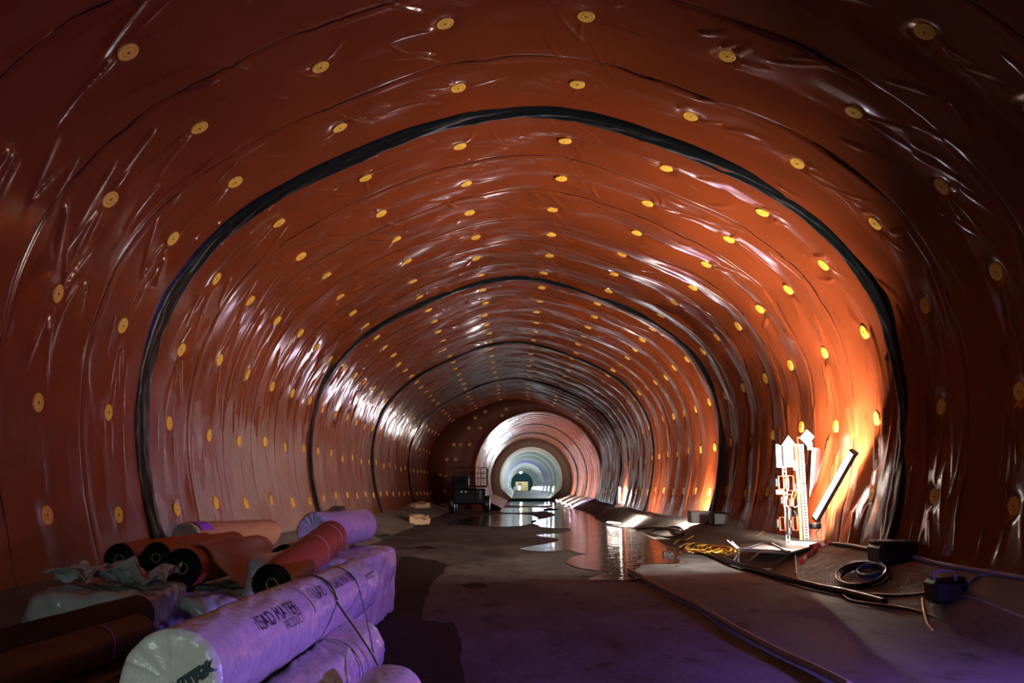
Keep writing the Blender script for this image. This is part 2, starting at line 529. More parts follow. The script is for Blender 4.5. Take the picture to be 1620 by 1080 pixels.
def membrane_height(s, y):
    """inward offset on the grid s x y (both increasing)"""
    S, Y = np.meshgrid(s, y, indexing='ij')
    ph = (Y - BAND_Y[0]) / STRIP
    fr = ph - np.floor(ph)
    mid = math.radians(90)
    right = np.clip((S - SLEN * 0.5) / 3.0, 0, 1)          # sags are deeper on the right-hand side
    h = 0.026 * vnoise(S * 0.9, Y * 0.8, 1) + 0.019 * vnoise(S * 1.2 + Y * .6, Y * 2.2 - S * .3, 2) + 0.006 * vnoise(S * 2.1 - Y * .8, Y * 4.3, 3)
    # strips belly out between welds and are pinned at the discs
    belly = np.sin(np.pi * np.clip((fr - 0.57) % 1.0, 0, 1)) ** 0.8
    h += (0.014 + 0.095 * right) * belly * (0.7 + 0.4 * vnoise(S * .7, np.floor(ph) * 1.7, 4))
    sd = np.minimum(fr, 1 - fr) * STRIP
    h -= 0.012 * np.exp(-(sd / 0.035) ** 2)
    h += 0.010 * np.clip(1 - fr * STRIP / 0.16, 0, 1) ** 0.5 * (fr * STRIP < 0.16)     # welded overlap
    fold = np.zeros_like(h)
    for (s0, y0, a, L, w, hh, cv, sk) in strokes_a:
        rad = L + 4 * w
        i0, i1 = np.searchsorted(s, (s0 - rad, s0 + rad))
        j0, j1 = np.searchsorted(y, (y0 - rad, y0 + rad))
        if i1 - i0 < 2 or j1 - j0 < 2: continue
        ds, dy = S[i0:i1, j0:j1] - s0, Y[i0:i1, j0:j1] - y0
        ca, sa = math.cos(a), math.sin(a)
        t = (ds * ca + dy * sa) / L
        n = -ds * sa + dy * ca - cv * L * t * t
        tt = np.clip(t, 0, 1)
        env = np.where((t > 0) & (t < 1), np.minimum(1, tt * 7) * (1 - tt) ** 0.8, 0)
        ww = w * (0.45 + 0.9 * tt)
        prof = np.where(n > 0, np.exp(-(n / ww) ** 2), np.exp(-(n / (ww * sk)) ** 2))
        cur = fold[i0:i1, j0:j1]
        np.maximum(cur, hh * env * prof * 1.75, out=cur)
    h += fold
    for (ri, k, ds_, dy_) in discs:
        i0, i1 = np.searchsorted(s, (ds_ - .55, ds_ + .55))
        j0, j1 = np.searchsorted(y, (dy_ - .55, dy_ + .55))
        if i1 - i0 < 2 or j1 - j0 < 2: continue
        d2 = (S[i0:i1, j0:j1] - ds_) ** 2 + (Y[i0:i1, j0:j1] - dy_) ** 2
        h[i0:i1, j0:j1] *= 1 - 0.97 * np.exp(-(d2 / 0.17 ** 2) ** 1.4)
        h[i0:i1, j0:j1] -= 0.012 * np.exp(-d2 / .3 ** 2)
    foot = np.clip(np.minimum(S, SLEN - S) / 0.8, 0, 1)
    low_left = 0.35 + 0.65 * np.clip((S - 2.4) / 1.4, 0, 1)        # the foot of the left wall hangs nearly flat
    return h * foot * low_left

def surf(s, y, h):
    p, n = prof_at(s)
    sx, sz = band_shift(y)
    X = p[:, None, 0] + n[:, None, 0] * h + sx[None]
    Z = p[:, None, 1] + n[:, None, 1] * h + sz[None]
    return np.stack([X, np.broadcast_to(y[None], X.shape), Z], -1)

blocks = [('wall_near', -3.5, BAND_Y[0]), ('wall_middle', BAND_Y[0], BAND_Y[1]), ('wall_far', BAND_Y[1], BAND_Y[2]), ('wall_beyond', BAND_Y[2], BAND_Y[3]), ('wall_last', BAND_Y[3], END_Y)]
for nm, y0, y1 in blocks:
    if nm == 'wall_near':
        ys = np.r_[np.linspace(y0, 6.5, 30)[:-1], np.linspace(6.5, y1, 260)]
        step = 0.026
    else:
        dy, step = {'wall_middle': (.026, .026), 'wall_far': (.04, .035), 'wall_beyond': (.07, .06), 'wall_last': (.10, .08)}[nm]
        ys = np.linspace(y0, y1, int((y1 - y0) / dy))
    ss = np.linspace(0, SLEN, int(SLEN / step))
    H = membrane_height(ss, ys)
    P = surf(ss, ys, H)
    U, V = np.meshgrid(ss, (ys - BAND_Y[0]) / STRIP, indexing='ij')
    o = link(nm, grid_mesh(nm, P, np.stack([U, V], -1)), M['membrane'])
    tag(o, kind='structure')

def height_at(s, y):
    a = np.array([s - .04, s, s + .04]); b = np.array([y - .04, y, y + .04])
    return a, b, membrane_height_local(a, b)
def membrane_height_local(a, b): return np.full((3, 3), -0.012)
# black joint bands
for i, yb in enumerate(BAND_Y[:4]):
    ss = np.linspace(0, SLEN, int(SLEN / .04))
    cx = np.linspace(-1, 1, 13)
    wv = 0.25 + 0.035 * vnoise(ss * .9, ss * 0 + i, 21 + i)
    off = 0.04 * vnoise(ss * .5, ss * 0 + 9 * i, 31 + i)
    p, n = prof_at(ss)
    Yb = yb + off[:, None] + cx[None] * wv[:, None]
    hb = (0.085 + 0.05 * np.clip((ss - SLEN * .5) / 3, 0, 1))[:, None] * (1 - cx[None] ** 6) - 0.02 + 0.02 * vnoise(ss[:, None] * 1.3 + cx[None], cx[None] * 2.2 + ss[:, None] * .8, 41 + i) + 0.010 * vnoise(ss[:, None] * 4 + cx[None] * 2, cx[None] * 4 - ss[:, None] * 3, 51 + i)
    sx, sz = band_shift(np.array(yb))
    P = np.stack([p[:, None, 0] + n[:, None, 0] * hb + sx, Yb, p[:, None, 1] + n[:, None, 1] * hb + sz], -1)
    tag(link('trim_%d' % (i + 1), grid_mesh('joint_band', P), M['band']), kind='structure')

# ------------------------------------------------------------------ yellow fixing discs
def disc_mesh():
    b = MB()
    b.lathe((0, 0, 0), (0, 0, 1), [(0.118, -0.02), (0.120, 0.004), (0.116, 0.011), (0.093, 0.012), (0.088, 0.010), (0.062, 0.010), (0.057, 0.0125), (0.030, 0.013), (0.026, 0.011), (0.0, 0.011)], 28)
    me = bpy.data.meshes.new('fixing_disc'); me.from_pydata(b.v, [], b.f)
    me.polygons.foreach_set('use_smooth', np.ones(len(me.polygons), bool)); me.materials.append(M['disc'])
    b = MB()
    b.lathe((0, 0, 0), (0, 0, 1), [(0.013, 0.006), (0.013, 0.016), (0.008, 0.020), (0.0, 0.020)], 10)
    mn = bpy.data.meshes.new('nail_head'); mn.from_pydata(b.v, [], b.f); mn.materials.append(M['nail'])
    return me, mn
DM, NM = disc_mesh()
ORD = ['lowest', 'second', 'third', 'fourth', 'fifth', 'sixth', 'seventh']
ORDN = ['first', 'second', 'third', 'fourth', 'fifth', 'sixth']
BANDN = ['nearest', 'second', 'third', 'fourth']
def disc_frame(s, y):
    p, n = prof_at(np.array([s]))
    sx, sz = band_shift(np.array(y))
    h = 0.001
    c = Vector((p[0, 0] + n[0, 0] * h + sx, y, p[0, 1] + n[0, 1] * h + sz))
    nn = Vector((n[0, 0], 0, n[0, 1]))
    nn = (nn + Vector((R.uniform(-.10, .10), R.uniform(-.10, .10), R.uniform(-.10, .10)))).normalized()
    return c, nn
rest = MB()
for (ri, k, s, y) in discs:
    c, nn = disc_frame(s, y)
    if ri > 17:
        rest.lathe(c, nn, [(0.118, -0.02), (0.12, 0.004), (0.10, 0.013), (0.0, 0.010)], 12)
        continue
    if ri == -3 and (k < 4 or k > 10): continue
    o = bpy.data.objects.new('fixing_disc', DM); COL.objects.link(o)
    o.rotation_mode = 'QUATERNION'
    o.location = c; o.rotation_quaternion = nn.to_track_quat('Z', 'Y')
    side, up = ('left', k) if k < 7 else ('right', 13 - k)
    ud = ORD[up]
    if ri >= 0:
        where = '%s row beyond the %s black band' % (ORDN[ri % 6], BANDN[ri // 6])
    else:
        where = '%s row before the nearest black band' % ORDN[-1 - ri]
    tag(o, 'yellow disc, %s up the %s wall, %s' % (ud, side, where), 'fixing disc', 'yellow fixing discs on the orange membrane')
    if ri < 6:
        nl = bpy.data.objects.new('nail_head', NM); COL.objects.link(nl); nl.parent = o
o = rest.build('fixing_discs_in_the_distance', M['disc'])
tag(o, 'tiny far yellow discs in rows on the membrane beyond the fourth black band', 'fixing discs', kind='stuff')

# ------------------------------------------------------------------ ground: floor, benches, end walls, inner tunnels
def bench_z(x):
    return float(np.interp(x, [-5.7, -4.9, -3.6, 4.65, 5.3, 6.1], [0.56, 0.40, 0.0, 0.0, 0.40, 0.58]))
b = MB(); xs = np.linspace(-3.75, 4.8, 60); ys = np.r_[np.linspace(-3.5, 40, 260), np.linspace(40.5, 92, 60)]
X, Y = np.meshgrid(xs, ys, indexing='ij')
Z = 0.006 * vnoise(X * 1.1, Y * .8, 61) - 0.004
tag(link('floor', grid_mesh('floor', np.stack([X, Y, Z], -1)[:, ::-1]), M['floor']), kind='structure')
for nm, xx in (('trim_5', np.r_[np.linspace(-6.0, -4.9, 14), np.linspace(-4.85, -3.55, 22)]), ('trim_6', np.r_[np.linspace(4.6, 5.3, 18), np.linspace(5.33, 6.5, 20)])):
    ys = np.linspace(-3.5, END_Y + .5, 420)
    X, Y = np.meshgrid(xx, ys, indexing='ij')
    Z = np.interp(X, [-5.7, -4.9, -3.6, 4.65, 5.3, 6.1], [0.56, 0.40, -0.01, -0.01, 0.40, 0.58]) + 0.014 * vnoise(X * 2, Y * 1.3, 62) + 0.006 * vnoise(X * 6, Y * 5, 63)
    wob = 0.06 * vnoise(Y * .5, Y * 0, 64)
    tag(link(nm, grid_mesh('bench', np.stack([X + wob, Y, Z], -1)[:, ::-1]), M['bench']), kind='structure')

def inner_profile(cx, cz, r, nth=120):
    t = np.linspace(math.radians(208), math.radians(-28), nth)
    return np.stack([cx + r * np.cos(t), cz + r * np.sin(t)], 1)
# section B: narrower orange tunnel from the end wall to 91 m
B0, B1 = (2.1, 0.95 + CAM_H - .12, 4.38), (2.55, 0.95 + CAM_H - .12, 4.38)
yb = np.linspace(END_Y - 0.05, 91.0, 330)
tb = np.linspace(math.radians(212), math.radians(-32), 260)
T, Y = np.meshgrid(tb, yb, indexing='ij')
fr = (Y - END_Y) / STRIP; fr = fr - np.floor(fr)
rr = 4.38 - 0.07 * np.sin(np.pi * fr) ** .8 - 0.010 * np.abs(vnoise(T * 14, Y * 1.6 + T * 3, 71)) - 0.015 * vnoise(T * 5, Y * 3, 72)
cx = 2.1 + 0.45 * (Y - END_Y) / 33.5
P = np.stack([cx + rr * np.cos(T), Y, B0[1] + rr * np.sin(T)], -1)
U, V = T * -4.38, (Y - END_Y) / STRIP
tag(link('wall_inner', grid_mesh('wall_inner', P, np.stack([U, V], -1)), M['membrane']), kind='structure')
for k, yy in enumerate((68.6, 79.8)):
    t = np.linspace(math.radians(212), math.radians(-32), 90)[:, None]; q = np.linspace(-1, 1, 5)[None]
    r2 = 4.30 - .05 * (1 - q ** 2) + 0 * t
    P = np.stack([2.1 + .45 * (yy - END_Y) / 33.5 + r2 * np.cos(t), yy + .2 * q + 0 * t, B0[1] + r2 * np.sin(t)], -1)
    tag(link('trim_%d' % (7 + k), grid_mesh('joint_band', P), M['band']), kind='structure')

def annulus(name, outer, inner, y, thick, material):
    """end wall between two outlines with the same point count; a slab with real thickness"""
    n = len(outer)
    P = np.zeros((n, 4, 3))
    for j, (pp, dy) in enumerate(((outer, 0), (inner, 0), (inner, thick), (outer, thick))):
        P[:, j] = np.stack([pp[:, 0], np.full(n, y + dy), pp[:, 1]], 1)
    me = grid_mesh(name, P, closed=True)
    return tag(link(name, me, material, smooth=False), kind='structure')
tO = np.linspace(math.radians(212), math.radians(-32), 160)
sx, sz = band_shift(np.array(END_Y))
inn = np.stack([B0[0] + 4.42 * np.cos(tO), B0[1] + 4.42 * np.sin(tO)], 1)
ang = np.arctan2(inn[:, 1] - PCZ, inn[:, 0] - PCX); ang = np.where(ang < -2, ang + 2 * np.pi, ang)
ro = prof_r(ang) + 0.25
out = np.stack([PCX + sx + ro * np.cos(ang), PCZ + sz + ro * np.sin(ang)], 1)
dd = np.hypot(*(inn - [PCX, PCZ]).T)
out = np.where((ro > dd + .05)[:, None], out, inn * 1.0 + (inn - [B0[0], B0[1]]) * .03)
annulus('wall_end', out, inn, END_Y, 0.5, M['endwall'])
# extra left part of the end wall is already covered by the annulus; discs fixed on it
for j, (px, py) in enumerate(sorted([(718, 703), (707, 727), (697, 751), (704, 777), (752, 661), (742, 677), (729, 703), (721, 727), (705, 703 + 50), (743, 678 + 25), (768, 651), (794, 657), (760, 677), (801, 647)], key=lambda q: -q[1] * 1000 + q[0])):
    c = at(px, py, END_Y - .012)
    o = bpy.data.objects.new('fixing_disc', DM); COL.objects.link(o)
    o.rotation_mode = 'QUATERNION'; o.location = c; o.rotation_quaternion = Vector((0, -1, 0)).to_track_quat('Z', 'Y')
    tag(o, 'small dim yellow disc on the dark end wall, %s counted upwards from the lowest' % ('lowest one,', 'second', 'third', 'fourth', 'fifth', 'sixth', 'seventh', 'eighth', 'ninth', 'tenth', 'eleventh', 'twelfth', 'thirteenth', 'topmost,')[j], 'fixing disc', 'discs on the dark end wall')
# formwork wall at 91 m and the pale concrete tunnel behind it
CY0, CY1 = 91.0, 240.0
RC = 3.42
def cshift(y): return 2.55 + (4.1 - 2.55) * (y - CY0) / (CY1 - CY0)
def c_outline(y, n=160, r=RC):
    a = np.linspace(math.radians(200), math.radians(-20), n - 8)
    pts = np.stack([r * np.cos(a), CZ + r * np.sin(a)], 1)
    lo = pts[0, 1]
    left = np.stack([np.linspace(-2.1, pts[0, 0], 5)[:-1], np.linspace(.27, lo, 5)[:-1]], 1)
    right = np.stack([np.linspace(pts[-1, 0], 2.1, 5)[1:], np.linspace(lo, .27, 5)[1:]], 1)
    q = np.r_[left, pts, right]; q[:, 0] += cshift(y)
    return q
CZ = 2.40
inn = c_outline(CY0)
tt = np.linspace(math.radians(215), math.radians(-35), len(inn))
out = np.stack([2.55 + 4.6 * np.cos(tt), B0[1] + 4.6 * np.sin(tt)], 1)
annulus('wall_formwork', out, inn, CY0, 0.6, M['timber'])
ys = np.linspace(CY0, CY1, 450)
P = np.stack([np.c_[c_outline(y, r=RC - .34 * (1 - ((y - CY0) / 12.0) % 1.0) * (y > CY0)), np.full(160, y)][:, (0, 2, 1)] for y in ys], 1)  # blocks flare and step inward, shaped so the joints read as lit rings
P = P[:]
fr = np.mod(ys - CY0, 11.0)
tag(link('wall_lining', grid_mesh('wall_lining', P), M['lining']), kind='structure')
P = np.zeros((12, 60, 3)); xs = np.linspace(-2.2, 2.2, 12); yy = np.linspace(CY0 - .2, CY1, 60)
P[..., 0] = xs[:, None] + cshift(yy)[None]; P[..., 1] = yy[None]; P[..., 2] = .272
tag(link('floor_lining', grid_mesh('floor_lining', P[:, ::-1]), M['bench']), kind='structure')
b = MB().box((4.1, CY1 + .3, 2.5), (9, .4, 8)); tag(b.build('wall_distant', M['farwall']), kind='structure')
# benches of section B (the left one catches the light as a pale slab)
for nm, sgn in (('trim_9', -1), ('trim_10', 1)):
    ys = np.linspace(END_Y, CY0, 80); q = np.linspace(0, 1, 8)
    Qx, Y = np.meshgrid(q, ys, indexing='ij')
    cxs = 2.1 + .45 * (Y - END_Y) / 33.5
    X = cxs + sgn * (2.45 + 1.5 * Qx); Z = -0.02 + 0.72 * Qx ** .8 + .01 * vnoise(X * 3, Y * 2, 81)
    P = np.stack([X, Y, Z], -1)
    tag(link(nm, grid_mesh('bench', P[:, ::-1] if sgn > 0 else P), M['bench']), kind='structure')

# ------------------------------------------------------------------ puddles
def puddle(name, px, label, jitter=.04, z=0.006, material='puddle', cat='puddle'):
    pts = [on_floor(x, y) for x, y in px]
    pts = smooth_path(pts + [pts[0]], 10)[:-1]
    vs = []
    for i, p in enumerate(pts):
        n = jitter * (0.5 + p.y / 20) * float(vnoise(np.array([i * .37]), np.array([len(px) * 1.7]), 91)[0])
        vs.append((p.x + n, p.y + n * 2.0, z))
    me = bpy.data.meshes.new(name)
    me.from_pydata(vs, [], [tuple(range(len(vs)))])
    import bmesh
    bm = bmesh.new(); bm.from_mesh(me)
    bmesh.ops.triangulate(bm, faces=bm.faces[:])
    bmesh.ops.recalc_face_normals(bm, faces=bm.faces[:])
    if bm.faces[0].normal.z < 0: bmesh.ops.reverse_faces(bm, faces=bm.faces[:])
    bm.to_mesh(me); bm.free()
    return tag(link(name, me, M[material], smooth=False), label, cat)
puddle('puddle', [(893, 890), (915, 899), (962, 904), (940, 912), (937, 917), (985, 918), (1042, 915), (1005, 910), (1015, 895), (1040, 891), (1075, 890), (1071, 881), (1082, 872), (1052, 862), (1030, 851), (1002, 838), (985, 833), (950, 825), (930, 812), (905, 803), (880, 800), (862, 806), (878, 815), (850, 822), (838, 826), (862, 834), (900, 836), (893, 843), (850, 846), (880, 853), (874, 858), (822, 868), (862, 872), (897, 871), (925, 876), (905, 881)], 'large dark puddle with orange reflections, reaching to the right bench')
puddle('puddle', [(705, 828), (745, 831), (800, 833), (838, 829), (850, 821), (842, 815), (810, 813), (770, 815), (735, 820)], 'wide wet pool reflecting white light in front of the inner tunnel')
puddle('puddle', [(770, 809), (810, 811), (850, 809), (885, 806), (862, 803), (820, 803), (785, 804)], 'narrow wet strip between the wide pool and the inner tunnel mouth', .02)
puddle('puddle', [(795, 798), (830, 800), (880, 799), (912, 797), (895, 793), (860, 790), (822, 790), (800, 793)], 'distant wet strip of floor at the mouth of the inner tunnel', .02)

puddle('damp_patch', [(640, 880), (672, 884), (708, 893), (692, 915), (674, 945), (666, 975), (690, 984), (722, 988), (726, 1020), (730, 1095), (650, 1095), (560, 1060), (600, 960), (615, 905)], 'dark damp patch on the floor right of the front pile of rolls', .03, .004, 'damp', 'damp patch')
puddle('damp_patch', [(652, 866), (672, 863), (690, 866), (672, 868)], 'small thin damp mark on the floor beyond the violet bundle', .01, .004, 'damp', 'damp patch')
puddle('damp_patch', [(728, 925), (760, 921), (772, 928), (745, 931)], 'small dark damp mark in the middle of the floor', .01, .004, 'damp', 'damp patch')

# ------------------------------------------------------------------ lamps
def tube_lamp(name, p0, p1, watts, col, back, label, r=0.022, housing=True, group=None, cat='lamp', strength_boost=1.0, flat=False):
    """a batten lamp: housing behind, glowing tube in front; back = direction from tube to housing"""
    p0, p1 = Vector(p0), Vector(p1)
    ax = (p1 - p0).normalized(); L = (p1 - p0).length
    back = (Vector(back) - ax * Vector(back).dot(ax)).normalized()
    sd = ax.cross(back)
    root = empty(name, p0, label, cat, group)
    if flat:                                   # opal batten: bright front panel, dimmer translucent side walls
        st = watts / (math.pi * 2 * r * L)
        MB().box((p0 + p1) / 2 - back * .075, (2 * r + .004, .006, L - .05), (sd, back, ax)).build('front_panel', glow('lamp glow', col, st), root)
        for s_ in (-1, 1):
            MB().box((p0 + p1) / 2 + sd * (s_ * (r + .004)) - back * .034, (.006, .085, L - .05), (sd, back, ax)).build('side_panel', glow('lamp side glow', col, 9.0), root)
    area = math.pi * r * L
    b = MB(); n = 10; vs = []
    for p in (p0 + ax * .04, p1 - ax * .04):
        vs += [p + (sd * math.cos(math.pi * k / n) - back * math.sin(math.pi * k / n)) * r for k in range(n + 1)]
    m = n + 1
    b._add(vs, [(k, m + k, m + k + 1, k + 1) for k in range(n)] + [tuple(range(m))[::-1], tuple(range(m, 2 * m))], True)
    if not flat: b.build('tube', glow('lamp glow', col, watts * strength_boost / (math.pi * area)), root)
    if housing:
        MB().box((p0 + p1) / 2 + back * .024, (2 * r + .004, .04, L), (sd, back, ax), .008).build('housing', M['greyplastic'], root)
        for p in (p0, p1):
            MB().box(p - back * .018, (2 * r + .03, .13, .06), (sd, back, ax), .012).build('end_cap', M['greyplastic'], root)
    return root
WHITE = (1.0, 0.86, 0.74)
T0, T1 = at(1292, 822, 14.6), at(1352, 716, 13.75)
lamp_main = tube_lamp('tube_lamp', T0, T1, MAIN_TUBE_W, WHITE, (0.36, -0.87, -0.34), 'glowing white tube lamp leaning on the orange right wall beside the survey posts', r=.036, flat=True)
MB().tube(smooth_path([T0 + Vector((.05, -.05, .02)), T0 + Vector((.0, -.12, -.12)), T0 + Vector((-.1, -.2, -.22)), T0 + Vector((-.15, -.4, -.30))], 6), .008).build('cable', M['blackcable'], lamp_main)
MB().box(T0 + Vector((-.06, -.06, -.10)), (.2, .1, .1), None, .02).build('plug', M['greyplastic'], lamp_main)
# lamp lying at the foot of the right bench
q = on_floor(981, 831)
tube_lamp('tube_lamp', q + Vector((-.45, .6, .07)), q + Vector((-.12, -1.0, .08)), FAR_TUBE_W * .5, WHITE, (-.85, .15, -.45), 'bright lamp lying at the edge of the puddle by the right bench', r=.03, flat=True)
# lamp lying behind the pale box under the second band, shining along the wall
tube_lamp('tube_lamp', (5.25, 24.25, .72), (5.75, 24.25, .74), FAR_TUBE_W * 1.2, WHITE, (-.25, -.9, -.35), 'lamp hidden behind the pale box by the second black band', r=.036, flat=True)
# lamp low on the wall near the fourth band
tube_lamp('tube_lamp', (5.75, 43.3, .66), (5.8, 43.5, 1.5), FAR_TUBE_W * .4, WHITE, (-.9, -.1, 0), 'white lamp at the foot of the right wall before the fourth black band', r=.03, flat=True)
for i, (y, col, w) in enumerate(((60.5, (0.75, 0.6, 1.0), 420), (67, WHITE, 420), (74, WHITE, 420), (83, WHITE, 420))):
    cx = 2.1 + .45 * (y - END_Y) / 33.5
    tube_lamp('tube_lamp', (cx + 2.42, y, .16), (cx + 2.48, y + 1.5, .16), w * 3.8, col, (-.75, 0, -.66), 'far tube lamp at the right foot of the inner orange tunnel, %s of four' % ('nearest', 'second', 'third', 'farthest')[i], r=.04, group='lamps along the inner orange tunnel')
for i in range(10):
    y = 96 + 13.5 * i
    col = (0.80, 0.95, 1.0) if i != 3 else (0.35, 0.35, 1.0)
    tube_lamp('tube_lamp', (cshift(y) + 2.62, y, .95), (cshift(y) + 2.75, y, 1.55), 420 if i < 6 else 330, col, (1, 0, -.2), 'distant white lamp at right foot of pale concrete tunnel, %s of ten from its mouth' % ('first', 'second', 'third', 'fourth', 'fifth', 'sixth', 'seventh', 'eighth', 'ninth', 'tenth')[i], r=.05, flat=True, group='lamps along the pale concrete tunnel')
b = empty('ceiling_lamp', at(824, 747, 228), 'star-like white lamp hanging at the far end of the concrete tunnel', 'lamp')
MB().lathe(b.location, (0, 0, 1), [(0, -.30), (.22, -.24), (.30, 0), (.22, .24), (0, .30)], 16).build('bulb', glow('far lamp glow', (.75, .95, 1), 220), b)
MB().cyl(b.location + Vector((0, 0, .25)), b.location + Vector((0, 0, .9)), .04, n=8).build('hanger', M['machine'], b)
# violet floodlight just outside the picture on the right
def floodlight():
    base = Vector((5.3, 4.6, bench_z(5.3) + .01))
    root = empty('floodlight', base, 'violet floodlight on a stand at the foot of the right wall', 'lamp')
    for a in (0.3, 2.4, 4.5):
        MB().tube([base + Vector((0, 0, .32)), base + Vector((.28 * math.cos(a), .28 * math.sin(a), -.02 + .10 * math.cos(a)))], .012, 8).build('leg', M['steel'], root)
    MB().cyl(base + Vector((0, 0, .3)), base + Vector((0, 0, .46)), .015, n=10).build('pole', M['steel'], root)
    hd = base + Vector((0, 0, .58))
    dirv = (Vector((-1.3, 7.7, .75)) - hd).normalized()
    sx_ = dirv.cross(Vector((0, 0, 1))).normalized(); uz = sx_.cross(dirv)
    MB().box(hd - dirv * .06, (.34, .08, .26), (sx_, dirv, uz), .02).build('lamp_head', M['blackplastic'], root)
    MB().box(hd - dirv * .01, (.29, .015, .21), (sx_, dirv, uz)).build('lens', glow('violet lens', (.34, .16, 1), 3.0), root)
    ld = bpy.data.lights.new('floodlight_beam', 'SPOT')
    ld.energy = VIOLET_W; ld.color = (0.36, 0.17, 1.0); ld.spot_size = math.radians(140); ld.spot_blend = .9; ld.shadow_soft_size = .1
    lo = bpy.data.objects.new('floodlight_beam', ld); COL.objects.link(lo)
    lo.location = hd + dirv * .03
    lo.rotation_euler = dirv.to_track_quat('-Z', 'Y').to_euler()
floodlight()
# unseen fill lamp added behind the camera's left to brighten the roll ends
def fill_lamp():
    base = Vector((-1.1, -.9, 0))
    root = empty('fill_lamp', base, 'added fill lamp on a pole behind the camera', 'lamp')
    MB().lathe(base, (0, 0, 1), [(.16, 0), (.16, .02), (.03, .04), (.015, .06), (.015, 1.35)], 20).build('stand', M['steel'], root)
    MB().lathe(base + Vector((0, 0, 1.35)), (0, 0, 1), [(.0, .0), (.05, .01), (.06, .10), (.04, .16), (0, .18)], 20).build('bulb', glow('fill lamp glow', (.85, 1, .95), 4.0), root)
    ld = bpy.data.lights.new('fill_lamp_light', 'POINT'); ld.energy = FILL_LAMP_W; ld.color = (.86, 1.0, .96); ld.shadow_soft_size = .08
    lo = bpy.data.objects.new('fill_lamp_light', ld); COL.objects.link(lo); lo.location = base + Vector((0, .15, 1.45))
fill_lamp()

# ------------------------------------------------------------------ rolls and bundles on the left
def frame_of(p0, p1):
    d = (p1 - p0).normalized()
    u = d.cross(Vector((0, 0, 1))).normalized()       # to the right when looking along d
    return d, u, u.cross(d)
def roll_body(p0, p1, r, wr=.006, seed=0, n=90, na=72, pucker=.03):
    """wrapped cylinder with wrinkles and gathered, rounded ends; returns grid and frame"""
    d, u, w = frame_of(p0, p1)
    L = (p1 - p0).length
    prof = [(0.25 * r, -.02 + .035), (.55 * r, .012), (.82 * r, -.004), (.94 * r, .004), (r, .03)]
    prof += [(r, t) for t in np.linspace(.06, L - .06, n)]
    prof += [(r, L - .03), (.94 * r, L - .004), (.82 * r, L + .004), (.5 * r, L - .012), (.2 * r, L - .03)]
    a = np.linspace(0, 2 * np.pi, na, endpoint=False)
    pr = np.array(prof)
    A, T = np.meshgrid(a, pr[:, 1])
    Rr = np.repeat(pr[:, :1], na, 1)
    inside = (np.abs(T - L / 2) < L / 2 - .02)
    nz = vnoise(A * 2.2 + 3, T * 2.0, seed) * 1.3 + vnoise(np.cos(A) * 4 + T * 5, np.sin(A) * 4 + T * 2, seed + 1) * .8 + vnoise(np.cos(A) * 9 + T * 13, np.sin(A) * 9, seed + 2) * .5
    Rr = Rr + wr * nz * np.clip(Rr / r, 0, 1)
    rad = np.abs(vnoise(np.cos(A) * 6, np.sin(A) * 6, seed + 5))
    T = T + np.where(inside, 0, 1) * np.where(T < L / 2, -1, 1) * pucker * (rad - .3) * np.clip(Rr / r, .2, 1)
    P = np.zeros(A.shape + (3,))
    for k in range(3):
        P[..., k] = p0[k] + d[k] * T + Rr * (u[k] * np.cos(A) + w[k] * np.sin(A))
    return P, (d, u, w, L)
def close_ends(me, na, rows):
    import bmesh
    bm = bmesh.new(); bm.from_mesh(me); bm.verts.ensure_lookup_table()
    bm.faces.new([bm.verts[i] for i in range(na)])
    bm.faces.new([bm.verts[i] for i in range((rows - 1) * na, rows * na)][::-1])
    bmesh.ops.recalc_face_normals(bm, faces=bm.faces[:])
    bm.to_mesh(me); bm.free()
def text_on_roll(root, p0, fr, r, text, t, ang, size, material, name='lettering'):
    """letters wrapped on the roll's skin: t along the axis, ang from the right-hand side upwards"""
    d, u, w, L = fr
    cu = bpy.data.curves.new('txt', 'FONT'); cu.body = text; cu.size = size; cu.extrude = 0.0
    cu.resolution_u = 3
    to = bpy.data.objects.new('txt', cu); COL.objects.link(to)
    dg = bpy.context.evaluated_depsgraph_get(); dg.update()
    me = bpy.data.meshes.new_from_object(to.evaluated_get(dg))
    bpy.data.objects.remove(to); bpy.data.curves.remove(cu)
    for v in me.vertices:
        a = ang + v.co.y / r
        q = p0 + d * (t + v.co.x) + (u * math.cos(a) + w * math.sin(a)) * (r + .013)
        v.co = q
    me.update()
    me.materials.clear()
    return link(name, me, material, root, False)
def text_on_end(root, c, right, up, text, size, material):
    cu = bpy.data.curves.new('txt', 'FONT'); cu.body = text; cu.size = size; cu.align_x = 'CENTER'; cu.extrude = .001; cu.offset = .004
    to = bpy.data.objects.new('txt', cu); COL.objects.link(to)
    dg = bpy.context.evaluated_depsgraph_get(); dg.update()
    me = bpy.data.meshes.new_from_object(to.evaluated_get(dg))
    bpy.data.objects.remove(to); bpy.data.curves.remove(cu)
    nn = right.cross(up)
    for v in me.vertices:
        v.co = c + right * v.co.x + up * v.co.y + nn * v.co.z
    me.update(); me.materials.clear()
    return link('lettering', me, material, root, False)

